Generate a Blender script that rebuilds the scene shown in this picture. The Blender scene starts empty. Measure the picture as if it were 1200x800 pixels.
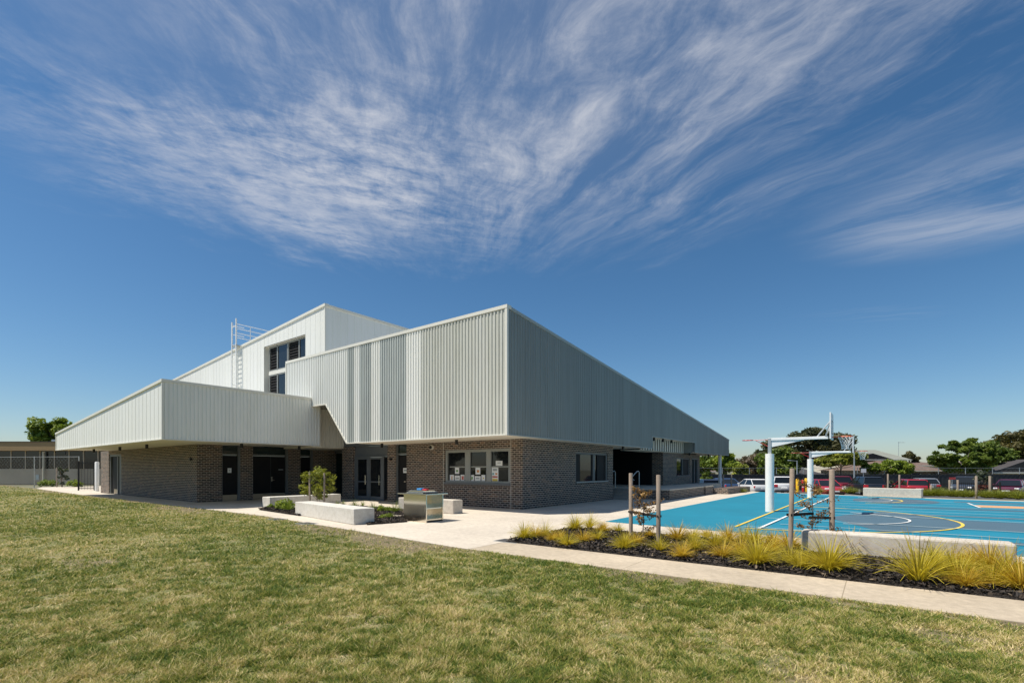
import bpy, bmesh, math, random
import numpy as np
from mathutils import Vector, Matrix
random.seed(7); np.random.seed(7)
S = bpy.context.scene
COL = S.collection
R = math.radians
# ------------------------------------------------------------------ camera
F_PX, EYE = 568.0, 1.58
TH = math.atan(428/568); sn, cs = math.sin(TH), math.cos(TH)
cam = bpy.data.cameras.new('camera'); camo = bpy.data.objects.new('camera', cam); COL.objects.link(camo)
camo.location = (0, 0, EYE); camo.rotation_euler = (R(90), 0, TH)
cam.sensor_width = 36; cam.lens = 36*F_PX/1200; cam.shift_y = 150/1200
cam.clip_start = .05; cam.clip_end = 4000
S.camera = camo
# ------------------------------------------------------------------ light
SUNV = Vector((.917, 1.142, -2.8)).normalized()
sd = -SUNV
W = bpy.data.worlds.new('World'); S.world = W; W.use_nodes = True
nt = W.node_tree; N = nt.nodes; L = nt.links
for n in list(N): N.remove(n)
def wn(t, **k):
    n = N.new(t)
    for a, b in k.items(): setattr(n, a, b)
    return n
def wm(op, a, b=None, c=None):
    n = wn('ShaderNodeMath', operation=op)
    for i, v in enumerate((a, b, c)):
        if v is None: continue
        if isinstance(v, (int, float)): n.inputs[i].default_value = v
        else: L.new(v, n.inputs[i])
    return n.outputs[0]
sky = wn('ShaderNodeTexSky', sky_type='NISHITA', sun_disc=False)
sky.sun_elevation = math.asin(sd.z); sky.sun_rotation = math.atan2(sd.x, sd.y)
sky.air_density = .95; sky.dust_density = .6; sky.ozone_density = 4.0; sky.altitude = 100
tc = wn('ShaderNodeTexCoord')
sep = wn('ShaderNodeSeparateXYZ'); L.new(tc.outputs['Generated'], sep.inputs[0])
dx, dy, dz = sep.outputs
zc = wm('MAXIMUM', dz, .02)
r_ = wm('DIVIDE', wm('ADD', wm('MULTIPLY', dx, cs), wm('MULTIPLY', dy, sn)), zc)
q_ = wm('DIVIDE', wm('ADD', wm('MULTIPLY', dx, -sn), wm('MULTIPLY', dy, cs)), zc)
s_ = wm('ADD', r_, wm('MULTIPLY', q_, .16))
def noise(vec, scale, detail, rough=.55, dist=0, lac=2.0):
    n = wn('ShaderNodeTexNoise'); L.new(vec, n.inputs['Vector'])
    n.inputs['Scale'].default_value = scale; n.inputs['Detail'].default_value = detail
    n.inputs['Roughness'].default_value = rough; n.inputs['Distortion'].default_value = dist
    n.inputs['Lacunarity'].default_value = lac
    return n.outputs['Fac']
def comb(x, y, z=0.0):
    c = wn('ShaderNodeCombineXYZ')
    for i, v in enumerate((x, y, z)):
        if isinstance(v, (int, float)): c.inputs[i].default_value = v
        else: L.new(v, c.inputs[i])
    return c.outputs[0]
def ramp(v, a, b):
    m = wn('ShaderNodeMapRange', interpolation_type='SMOOTHSTEP'); L.new(v, m.inputs[0])
    m.inputs[1].default_value = a; m.inputs[2].default_value = b
    return m.outputs[0]
base = comb(r_, q_)
warp = noise(base, 1.3, 3)
warp2 = noise(comb(wm('ADD', r_, 7.3), q_), 1.1, 3)
th_ = wm('MULTIPLY', wm('ARCTAN2', wm('ADD', r_, .5), wm('SUBTRACT', 4.0, q_)), 2.8)
sw = wm('ADD', th_, wm('MULTIPLY', wm('SUBTRACT', warp, .5), .40))
qw = wm('ADD', q_, wm('MULTIPLY', wm('SUBTRACT', warp2, .5), .45))
streak = noise(comb(wm('MULTIPLY', sw, 3.3), wm('MULTIPLY', qw, .9)), 1.0, 10, .64, .15)
fine = noise(comb(wm('MULTIPLY', sw, 13.0), wm('MULTIPLY', wm('ADD', qw, wm('MULTIPLY', r_, .25)), 6.0), 3.0), 1.0, 8, .72, .15)
puff = noise(comb(wm('MULTIPLY', sw, 2.2), wm('MULTIPLY', qw, 2.2), 5.0), 1.0, 8, .66, .1)
# main bank: an ellipse on the cloud plane, edge broken by the warp noise
def ell(cr, cq, ar, aq, a, b, wob=.55, pw=2.0):
    e1 = wm('DIVIDE', wm('SUBTRACT', r_, cr), ar); e2 = wm('DIVIDE', wm('SUBTRACT', q_, cq), aq)
    d = wm('POWER', wm('ADD', wm('POWER', wm('ABSOLUTE', e1), pw), wm('POWER', wm('ABSOLUTE', e2), pw)), 1/pw)
    d = wm('ADD', d, wm('MULTIPLY', wm('SUBTRACT', puff, .5), wob))
    return wm('SUBTRACT', 1.0, ramp(d, a, b))
m1 = ell(-.14, .80, 1.52, 1.60, .5, 1.12, .9, 2.6)
gap = ell(-.92, 1.0, .42, .38, .2, 1.15, .9)
m1 = wm('MULTIPLY', m1, wm('SUBTRACT', 1.0, wm('MULTIPLY', gap, .75)))
bright = ell(-.85, 1.95, .62, .52, .1, 1.1, .9)
m2 = ell(1.75, 1.85, .60, .50, .3, 1.2)
m3 = ell(2.35, 3.1, .55, .22, .2, 1.1, .8)
ripple = noise(comb(wm('MULTIPLY', wm('ADD', r_, wm('MULTIPLY', q_, .9)), 5.0), wm('MULTIPLY', wm('SUBTRACT', q_, wm('MULTIPLY', r_, .5)), 13.0), 9.0), 1.0, 7, .7, .3)
rmask = wm('MULTIPLY', wm('SUBTRACT', 1.0, ramp(r_, -.7, .5)), ramp(q_, .9, 1.7))
body = wm('ADD', wm('MULTIPLY', streak, .62), wm('MULTIPLY', wm('MULTIPLY', wm('SUBTRACT', ripple, streak), .58), rmask))
dens = wm('ADD', wm('ADD', body, wm('MULTIPLY', rmask, .07)), wm('ADD', wm('MULTIPLY', fine, .26), wm('MULTIPLY', puff, .34)))
d1 = wm('MULTIPLY', m1, ramp(wm('ADD', dens, wm('MULTIPLY', bright, .10)), .52, .88))
d2 = wm('MULTIPLY', m2, ramp(dens, .44, .85))
d3 = wm('MULTIPLY', m3, ramp(dens, .56, .85))
veil = wm('MULTIPLY', ell(-.15, .9, 1.15, 1.35, .2, 1.1, .3), .09)
cl = wm('MINIMUM', wm('ADD', wm('ADD', wm('MULTIPLY', d1, .85), veil), wm('ADD', wm('MULTIPLY', d2, .6), wm('MULTIPLY', d3, .25))), .85)
hs = wn('ShaderNodeHueSaturation'); hs.inputs['Saturation'].default_value = 1.2; hs.inputs['Value'].default_value = .98; hs.inputs['Hue'].default_value = .495
L.new(sky.outputs[0], hs.inputs['Color'])
mix = wn('ShaderNodeMixRGB'); L.new(cl, mix.inputs[0]); L.new(hs.outputs[0], mix.inputs[1]); mix.inputs[2].default_value = (6.4, 6.5, 6.9, 1)
bg = wn('ShaderNodeBackground'); L.new(mix.outputs[0], bg.inputs[0]); bg.inputs[1].default_value = .085
wo = wn('ShaderNodeOutputWorld'); L.new(bg.outputs[0], wo.inputs[0])
sl = bpy.data.lights.new('sun', 'SUN'); sl.energy = 4.5; sl.angle = R(.5); sl.color = (1, .94, .84)
so = bpy.data.objects.new('sun', sl); COL.objects.link(so); so.rotation_euler = SUNV.to_track_quat('-Z', 'Y').to_euler()
so.location = (0, 0, 60)
S.view_settings.view_transform = 'Standard'; S.view_settings.look = 'None'; S.view_settings.gamma = 1
S.view_settings.exposure = 0.35
S.render.engine = 'CYCLES'
S.cycles.max_bounces = 7; S.cycles.transparent_max_bounces = 24

# ------------------------------------------------------------------ geometry of the survey
def w(xc, d): return (xc*cs - d*sn, xc*sn + d*cs)          # right/forward metres -> world
def g(px, py, z=0.0):
    d = (EYE-z)*F_PX/(py-550); return w((px-600)/F_PX*d, d)
def at(px, d): return w((px-600)/F_PX*d, d)
def depth(X, Y): return -X*sn + Y*cs
def onY(px, Y):
    a, b = w((px-600)/F_PX, 1); return a*Y/b
def onX(px, X):
    a, b = w((px-600)/F_PX, 1); return b*X/a
def zat(X, Y, py): return EYE + (550-py)*depth(X, Y)/F_PX

# ------------------------------------------------------------------ materials
def newmat(name):
    m = bpy.data.materials.new(name); m.use_nodes = True
    b = m.node_tree.nodes['Principled BSDF']; return m, m.node_tree, b
def lk(t, a, b): t.links.new(a, b)
def pos(t, scale=(1, 1, 1)):
    gm = t.nodes.new('ShaderNodeNewGeometry'); mp = t.nodes.new('ShaderNodeMapping')
    lk(t, gm.outputs['Position'], mp.inputs[0]); mp.inputs['Scale'].default_value = scale
    return mp.outputs[0]
def nz(t, v, sc, det=5, ro=.6, dist=0):
    n = t.nodes.new('ShaderNodeTexNoise'); lk(t, v, n.inputs['Vector'])
    n.inputs['Scale'].default_value = sc; n.inputs['Detail'].default_value = det; n.inputs['Roughness'].default_value = ro
    n.inputs['Distortion'].default_value = dist
    return n.outputs['Fac']
def rp(t, fac, stops):
    r = t.nodes.new('ShaderNodeValToRGB'); lk(t, fac, r.inputs[0]); e = r.color_ramp.elements
    while len(e) < len(stops): e.new(.5)
    for x, (p, c) in zip(e, stops):
        x.position = p; x.color = (*c, 1) if len(c) == 3 else c
    return r.outputs[0]
def mixc(t, f, a, b, mode='MIX'):
    m = t.nodes.new('ShaderNodeMixRGB'); m.blend_type = mode
    for i, v in enumerate((f, a, b)):
        if isinstance(v, (int, float)): m.inputs[i].default_value = v
        elif isinstance(v, tuple): m.inputs[i].default_value = (*v, 1)
        else: lk(t, v, m.inputs[i])
    return m.outputs[0]
def bump(t, b, h, st=.3, d=.02):
    n = t.nodes.new('ShaderNodeBump'); lk(t, h, n.inputs['Height']); n.inputs['Strength'].default_value = st
    n.inputs['Distance'].default_value = d; lk(t, n.outputs[0], b.inputs['Normal'])
def mat(name, c, rough=.6, var=.12, sc=3, metal=0, bmp=0, bsc=40, spec=.5, stretch=(1, 1, 1)):
    m, t, b = newmat(name)
    n = nz(t, pos(t, stretch), sc)
    lo = tuple(x*(1-var) for x in c); hi = tuple(min(1, x*(1+var)) for x in c)
    lk(t, rp(t, n, [(.3, lo), (.7, hi)]), b.inputs['Base Color'])
    b.inputs['Roughness'].default_value = rough; b.inputs['Metallic'].default_value = metal
    b.inputs['Specular IOR Level'].default_value = spec
    if bmp: bump(t, b, nz(t, pos(t), bsc, 4), bmp, .01)
    return m
M = {}
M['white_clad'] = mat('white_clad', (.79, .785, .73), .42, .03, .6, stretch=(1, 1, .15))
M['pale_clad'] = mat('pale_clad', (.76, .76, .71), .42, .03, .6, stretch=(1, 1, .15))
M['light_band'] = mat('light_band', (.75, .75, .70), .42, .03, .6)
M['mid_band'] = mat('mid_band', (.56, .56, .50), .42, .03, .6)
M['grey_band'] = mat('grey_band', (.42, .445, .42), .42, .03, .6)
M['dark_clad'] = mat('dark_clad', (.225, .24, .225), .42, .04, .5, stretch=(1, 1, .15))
M['cream_trim'] = mat('cream_trim', (.72, .70, .62), .45, .03, 1)
M['grey_trim'] = mat('grey_trim', (.36, .38, .36), .45, .03, 1)
M['soffit'] = mat('soffit', (.82, .76, .64), .6, .03, 1)
for k_ in ('white_clad', 'pale_clad', 'light_band', 'mid_band', 'grey_band', 'dark_clad'):
    t_ = M[k_].node_tree; b_ = t_.nodes['Principled BSDF']; src = b_.inputs['Base Color'].links[0].from_socket
    drift = rp(t_, nz(t_, pos(t_, (1, 1, .04)), 1.1, 5, .7), [(.3, (.43, .43, .43)), (.7, (.56, .56, .56))])
    dirt = rp(t_, nz(t_, pos(t_, (4, 4, .35)), 1.6, 7, .75), [(.45, (.52, .52, .52)), (.72, (.43, .42, .40))])
    lk(t_, mixc(t_, .8, mixc(t_, .9, src, drift, 'OVERLAY'), dirt, 'OVERLAY'), b_.inputs['Base Color'])
    bump(t_, b_, nz(t_, pos(t_, (1, 1, .5)), .9, 3), .25, .06)
M['roof'] = mat('roof', (.55, .56, .54), .45, .05, 1)
M['frame'] = mat('frame', (.13, .14, .145), .45, .05, 2)
M['frame_light'] = mat('frame_light', (.30, .31, .29), .45, .05, 2)
M['black'] = mat('black', (.012, .012, .013), .4, .1, 2)
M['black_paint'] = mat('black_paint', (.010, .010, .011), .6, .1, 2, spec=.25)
M['dark_room'] = mat('dark_room', (.03, .03, .032), .8, .2, 1)
M['beige_plate'] = mat('beige_plate', (.45, .37, .26), .3, .05, 3, metal=.4)
M['steel'] = mat('steel', (.74, .69, .60), .16, .05, 6, metal=1)
M['galv'] = mat('galv', (.50, .52, .52), .45, .08, 8, metal=.7)
M['white_paint'] = mat('white_paint', (.80, .80, .78), .4, .03, 4)
M['orange_paint'] = mat('orange_paint', (.75, .13, .04), .4, .05, 4)
M['red_paint'] = mat('red_paint', (.55, .02, .03), .35, .05, 4)
M['yellow_paint'] = mat('yellow_paint', (.80, .47, .02), .4, .05, 4)
M['blue_cloth'] = mat('blue_cloth', (.05, .25, .55), .8, .1, 8)
M['timber'] = mat('timber', (.30, .235, .18), .8, .3, 5, bmp=.4, bsc=30, stretch=(3, 3, .4))
M['bark'] = mat('bark', (.16, .12, .09), .9, .35, 4, bmp=.6, bsc=14, stretch=(3, 3, .6))
M['pale_bark'] = mat('pale_bark', (.30, .25, .20), .9, .3, 4, bmp=.5, bsc=14, stretch=(3, 3, .6))
M['rubber'] = mat('rubber', (.018, .018, .018), .75, .2, 10)
M['asphalt'] = mat('asphalt', (.065, .064, .062), .9, .25, 2, bmp=.3, bsc=60)
M['brown_board'] = mat('brown_board', (.36, .24, .12), .7, .12, 2, stretch=(.2, .2, 6))
M['school_panel'] = mat('school_panel', (.50, .41, .31), .7, .08, .5)
M['tile_brown'] = None
M['cream_wall'] = mat('cream_wall', (.60, .55, .45), .8, .08, 1)
M['gg_roof'] = mat('gg_roof', (.24, .25, .21), .7, .1, 1)
M['dk_roof'] = mat('dk_roof', (.055, .05, .052), .8, .2, 2)
M['dark_fence'] = mat('dark_fence', (.025, .026, .028), .6, .15, .6)
M['net'] = mat('net', (.8, .8, .78), .8, .02, 3)
M['paper'] = mat('paper', (.82, .82, .80), .7, .03, 3)
M['sign_red'] = mat('sign_red', (.45, .05, .05), .5, .05, 3)
M['fabric_black'] = mat('fabric_black', (.02, .018, .016), .9, .2, 20)
M['pad'] = mat('pad', (.92, .88, .82), .5, .04, 6, bmp=.25, bsc=12)
M['cover'] = mat('cover', (.30, .28, .25), .7, .1, 8)

def concrete(name, c, joints=False, var=.16, bm=.25, stain=.35):
    m, t, b = newmat(name)
    p = pos(t)
    n1 = nz(t, p, .45, 6, .65); n2 = nz(t, p, 9, 5, .7); n3 = nz(t, p, 70, 3, .6)
    base = rp(t, n1, [(.3, tuple(x*(1-var) for x in c)), (.68, tuple(min(1, x*(1+var*.5)) for x in c))])
    col = mixc(t, .22, base, rp(t, n2, [(.35, (.30, .27, .23)), (.65, (.85, .83, .8))]), 'OVERLAY')
    col = mixc(t, .12, col, rp(t, n3, [(.3, (.2, .2, .2)), (.7, (.9, .9, .9))]), 'OVERLAY')
    st_ = rp(t, nz(t, p, 1.7, 8, .75, .8), [(.55, (0, 0, 0)), (.75, (stain, stain, stain))]); col = mixc(t, st_, col, tuple(x*.55 for x in c))
    if joints:
        sx = t.nodes.new('ShaderNodeSeparateXYZ'); lk(t, p, sx.inputs[0])
        def line(o, per, off):
            a = t.nodes.new('ShaderNodeMath'); a.operation = 'PINGPONG'; a.inputs[1].default_value = per/2
            s = t.nodes.new('ShaderNodeMath'); s.operation = 'ADD'; s.inputs[1].default_value = off; lk(t, o, s.inputs[0]); lk(t, s.outputs[0], a.inputs[0])
            c = t.nodes.new('ShaderNodeMath'); c.operation = 'LESS_THAN'; c.inputs[1].default_value = .006; lk(t, a.outputs[0], c.inputs[0]); return c.outputs[0]
        l1 = line(sx.outputs[0], joints, .35); l2 = line(sx.outputs[1], joints, .1)
        mx = t.nodes.new('ShaderNodeMath'); mx.operation = 'MAXIMUM'; lk(t, l1, mx.inputs[0]); lk(t, l2, mx.inputs[1])
        col = mixc(t, mx.outputs[0], col, (c[0]*.62, c[1]*.6, c[2]*.56))
    lk(t, col, b.inputs['Base Color']); b.inputs['Roughness'].default_value = .85
    bump(t, b, n3, bm, .004)
    return m
M['pavement'] = concrete('pavement', (.55, .485, .40), 3.0)
M['path'] = concrete('path', (.46, .385, .285), 2.9, .26)
M['precast'] = concrete('precast', (.52, .47, .40), False, .14)
M['precast_white'] = concrete('precast_white', (.58, .555, .50), False, .16)

def brick(name, v=1.0):
    m, t, b = newmat(name)
    gm = t.nodes.new('ShaderNodeNewGeometry'); sx = t.nodes.new('ShaderNodeSeparateXYZ'); lk(t, gm.outputs['Position'], sx.inputs[0])
    ad = t.nodes.new('ShaderNodeMath'); ad.operation = 'ADD'; lk(t, sx.outputs[0], ad.inputs[0]); lk(t, sx.outputs[1], ad.inputs[1])
    cb = t.nodes.new('ShaderNodeCombineXYZ'); lk(t, ad.outputs[0], cb.inputs[0]); lk(t, sx.outputs[2], cb.inputs[1])
    br = t.nodes.new('ShaderNodeTexBrick'); lk(t, cb.outputs[0], br.inputs['Vector'])
    br.inputs['Scale'].default_value = 1; br.inputs['Brick Width'].default_value = .24; br.inputs['Row Height'].default_value = .086
    br.inputs['Mortar Size'].default_value = .0125; br.inputs['Mortar Smooth'].default_value = .05; br.offset = .5
    br.inputs['Color1'].default_value = (0, 0, 0, 1); br.inputs['Color2'].default_value = (1, 1, 1, 1); br.inputs['Mortar'].default_value = (.5, .5, .5, 1)
    br.inputs['Bias'].default_value = 0
    bc = rp(t, br.outputs['Color'], [(0, (.014*v, .012*v, .012*v)), (.28, (.04*v, .030*v, .026*v)), (.55, (.10*v, .062*v, .042*v)), (.8, (.055*v, .045*v, .043*v)), (1, (.20*v, .115*v, .07*v))])
    bc = mixc(t, .35, bc, rp(t, nz(t, gm.outputs['Position'], 25, 4), [(.3, (.25, .25, .25)), (.7, (.8, .8, .8))]), 'OVERLAY')
    mo = rp(t, nz(t, gm.outputs['Position'], 6, 4), [(.3, (.33, .28, .225)), (.7, (.43, .37, .31))])
    lk(t, mixc(t, br.outputs['Fac'], bc, mo), b.inputs['Base Color']); b.inputs['Roughness'].default_value = .8
    bp = t.nodes.new('ShaderNodeBump'); bp.invert = True; lk(t, br.outputs['Fac'], bp.inputs['Height']); bp.inputs['Strength'].default_value = .6; bp.inputs['Distance'].default_value = .01
    lk(t, bp.outputs[0], b.inputs['Normal'])
    return m
M['brick'] = brick('brick')
def soldier():
    m, t, b = newmat('soldier_brick')
    gm = t.nodes.new('ShaderNodeNewGeometry'); sx = t.nodes.new('ShaderNodeSeparateXYZ'); lk(t, gm.outputs['Position'], sx.inputs[0])
    a = t.nodes.new('ShaderNodeMath'); a.operation = 'PINGPONG'; a.inputs[1].default_value = .043; lk(t, sx.outputs[0], a.inputs[0])
    c = t.nodes.new('ShaderNodeMath'); c.operation = 'LESS_THAN'; c.inputs[1].default_value = .0055; lk(t, a.outputs[0], c.inputs[0])
    lk(t, mixc(t, c.outputs[0], rp(t, nz(t, gm.outputs['Position'], 9, 2), [(.35, (.06, .045, .04)), (.65, (.16, .11, .08))]), (.42, .37, .31)), b.inputs['Base Color'])
    b.inputs['Roughness'].default_value = .8
    return m
M['soldier'] = soldier()
def glass(name, c=(.012, .014, .016), rough=.03):
    m, t, b = newmat(name)
    b.inputs['Base Color'].default_value = (*c, 1); b.inputs['Roughness'].default_value = rough
    b.inputs['Specular IOR Level'].default_value = .5
    bump(t, b, nz(t, pos(t), .7, 2), .03, .05)
    return m
M['glass'] = glass('glass'); M['glass_tint'] = glass('glass_tint', (.02, .035, .035))
M['alcove_glass'] = glass('alcove_glass', (.01, .022, .022), .15); M['alcove_glass'].node_tree.nodes['Principled BSDF'].inputs['Specular IOR Level'].default_value = .25
M['car_glass'] = glass('car_glass', (.01, .013, .015), .06)
def carpaint(name, c, metal=.0):
    m, t, b = newmat(name); n = nz(t, pos(t), 3, 3)
    lk(t, rp(t, n, [(.3, tuple(x*.93 for x in c)), (.7, c)]), b.inputs['Base Color'])
    b.inputs['Roughness'].default_value = .35; b.inputs['Metallic'].default_value = metal; b.inputs['Coat Weight'].default_value = .8; b.inputs['Coat Roughness'].default_value = .06
    return m
def tile(name, a, c):
    m, t, b = newmat(name)
    p = pos(t)
    n = nz(t, p, 3, 4); 
    wv = t.nodes.new('ShaderNodeTexWave'); wv.wave_type = 'BANDS'; wv.bands_direction = 'Z'; lk(t, p, wv.inputs['Vector']); wv.inputs['Scale'].default_value = 2.6; wv.inputs['Distortion'].default_value = .6
    col = rp(t, n, [(.3, a), (.7, c)])
    lk(t, mixc(t, .35, col, wv.outputs['Color'], 'MULTIPLY'), b.inputs['Base Color']); b.inputs['Roughness'].default_value = .85
    bump(t, b, wv.outputs['Fac'], .5, .03)
    return m
M['tile_brown'] = tile('tile_brown', (.13, .085, .065), (.24, .165, .13))
def foliage(name, dark, mid, light, trans=.35, rough=.55):
    m, t, b = newmat(name)
    at_ = t.nodes.new('ShaderNodeAttribute'); at_.attribute_name = 'rnd'
    c = rp(t, at_.outputs['Fac'], [(0, dark), (.5, mid), (1, light)])
    lk(t, c, b.inputs['Base Color']); b.inputs['Roughness'].default_value = rough; b.inputs['Specular IOR Level'].default_value = .35
    tr = t.nodes.new('ShaderNodeBsdfTranslucent'); lk(t, mixc(t, 1, c, (1.0, 1.0, .55), 'MULTIPLY'), tr.inputs[0])
    mx = t.nodes.new('ShaderNodeMixShader'); mx.inputs[0].default_value = trans
    out = t.nodes['Material Output']; lk(t, b.outputs[0], mx.inputs[1]); lk(t, tr.outputs[0], mx.inputs[2]); lk(t, mx.outputs[0], out.inputs[0])
    return m
FO = dict(
    green=foliage('leaf_green', (0.048, 0.078, 0.015), (0.113, 0.169, 0.025), (0.225, 0.272, 0.036)),
    bright=foliage('leaf_bright', (0.081, 0.130, 0.018), (0.178, 0.246, 0.031), (0.354, 0.414, 0.049)),
    yellow=foliage('leaf_yellow', (0.105, 0.123, 0.021), (0.228, 0.254, 0.035), (0.420, 0.420, 0.061)),
    olive=foliage('leaf_olive', (0.040, 0.045, 0.015), (0.088, 0.084, 0.027), (0.161, 0.136, 0.043)),
    gum=foliage('leaf_gum', (0.038, 0.052, 0.025), (0.084, 0.096, 0.042), (0.149, 0.140, 0.061)),
    brown=foliage('leaf_brown', (0.123, 0.096, 0.070), (0.228, 0.184, 0.131), (0.350, 0.289, 0.210)),
    bronze=foliage('leaf_bronze', (.06, .045, .02), (.20, .11, .04), (.46, .27, .08)),
    greygreen=foliage('leaf_greygreen', (.04, .055, .035), (.08, .10, .06), (.13, .15, .10)),
    red=foliage('leaf_red', (.07, .02, .015), (.14, .04, .03), (.2, .08, .05)),
    tussock=foliage('tussock_blades', (.40, .22, .03), (.62, .44, .045), (.80, .62, .12), .4),
    tussock_green=foliage('tussock_green', (.30, .24, .02), (.56, .46, .04), (.76, .60, .08), .4),
)
def lawn_mats():
    out = []
    for nm, soil in (('lawn_soil', True), ('lawn_blades', False)):
        m, t, b = newmat(nm)
        p = pos(t)
        n1 = nz(t, p, .55, 5, .6, .4); n2 = nz(t, p, 3.2, 5, .65); n3 = nz(t, p, 22, 4, .7)
        at_ = t.nodes.new('ShaderNodeAttribute'); at_.attribute_name = 'rnd'
        at2 = t.nodes.new('ShaderNodeAttribute'); at2.attribute_name = 'dry'
        def mth(op, a, c):
            k = t.nodes.new('ShaderNodeMath'); k.operation = op
            for i, v in enumerate((a, c)):
                if isinstance(v, (int, float)): k.inputs[i].default_value = v
                else: lk(t, v, k.inputs[i])
            return k.outputs[0]
        if soil:
            v = mth('ADD', mth('MULTIPLY', n1, .35), mth('ADD', mth('MULTIPLY', n2, .3), mth('MULTIPLY', n3, .35)))
            grass = rp(t, v, [(.34, (.09, .115, .03)), (.48, (.17, .17, .055)), (.58, (.27, .225, .11)), (.7, (.36, .29, .17))])
            dirt = rp(t, mth('ADD', mth('MULTIPLY', n2, .5), mth('MULTIPLY', n3, .5)), [(.35, (.12, .09, .05)), (.65, (.23, .175, .105))])
            lk(t, mixc(t, at2.outputs['Fac'], grass, dirt), b.inputs['Base Color'])
            b.inputs['Roughness'].default_value = .95; bump(t, b, n3, .8, .03)
        else:
            v = mth('ADD', mth('MULTIPLY', at_.outputs['Fac'], .62), mth('ADD', mth('MULTIPLY', n1, .16), mth('MULTIPLY', n2, .22)))
            v = mth('ADD', v, mth('MULTIPLY', at2.outputs['Fac'], .30))
            c = rp(t, v, [(.22, (.060, .115, .016)), (.40, (.15, .215, .028)), (.53, (.29, .305, .045)), (.66, (.46, .39, .11)), (.86, (.76, .62, .33))])
            lk(t, c, b.inputs['Base Color']); b.inputs['Roughness'].default_value = .6; b.inputs['Specular IOR Level'].default_value = .3
            tr = t.nodes.new('ShaderNodeBsdfTranslucent'); lk(t, c, tr.inputs[0])
            mx = t.nodes.new('ShaderNodeMixShader'); mx.inputs[0].default_value = .3
            lk(t, b.outputs[0], mx.inputs[1]); lk(t, tr.outputs[0], mx.inputs[2]); lk(t, mx.outputs[0], t.nodes['Material Output'].inputs[0])
        out.append(m)
    return out
M['lawn_soil'], M['lawn_blades'] = lawn_mats()
def mulchm():
    m, t, b = newmat('mulch')
    p = pos(t); v = t.nodes.new('ShaderNodeTexVoronoi'); lk(t, p, v.inputs['Vector']); v.inputs['Scale'].default_value = 30
    c = rp(t, nz(t, p, 30, 5, .7), [(.35, (.010, .008, .007)), (.6, (.035, .026, .020)), (.8, (.12, .09, .065))])
    lk(t, c, b.inputs['Base Color']); b.inputs['Roughness'].default_value = .9; bump(t, b, v.outputs['Distance'], 1, .03)
    return m
M['mulch'] = mulchm()
def chipm():
    m, t, b = newmat('mulch_chip')
    at_ = t.nodes.new('ShaderNodeAttribute'); at_.attribute_name = 'rnd'
    lk(t, rp(t, at_.outputs['Fac'], [(0, (.008, .007, .006)), (.7, (.035, .025, .019)), (.92, (.09, .065, .045)), (1, (.25, .19, .12))]), b.inputs['Base Color']); b.inputs['Roughness'].default_value = .8
    return m
M['chip'] = chipm()
def court(name, c):
    m, t, b = newmat(name)
    p = pos(t); n = nz(t, p, .35, 6, .7, .6); n2 = nz(t, p, 45, 3)
    col = rp(t, n, [(.3, tuple(x*.86 for x in c)), (.7, tuple(x*1.10 for x in c))])
    sc_ = rp(t, nz(t, pos(t, (1, .25, 1)), 2.2, 8, .8, 1.2), [(.60, (0, 0, 0)), (.82, (.22, .22, .22))])
    col = mixc(t, sc_, col, (.26, .27, .26))
    lk(t, mixc(t, .12, col, rp(t, n2, [(.3, (.2, .2, .2)), (.7, (.85, .85, .85))]), 'OVERLAY'), b.inputs['Base Color'])
    b.inputs['Roughness'].default_value = .75; bump(t, b, n2, .3, .003)
    return m
M['court_blue'] = court('court_blue', (.004, .185, .275)); M['court_grey'] = court('court_grey', (.065, .12, .16))
M['court_orange'] = court('court_orange', (.62, .33, .15)); M['line_white'] = court('line_white', (.72, .72, .68)); M['line_yellow'] = court('line_yellow', (.72, .52, .08))
M['line_pale'] = court('line_pale', (.35, .42, .42))
M['ground'] = mat('ground', (.15, .145, .09), .95, .3, .08)

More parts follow.
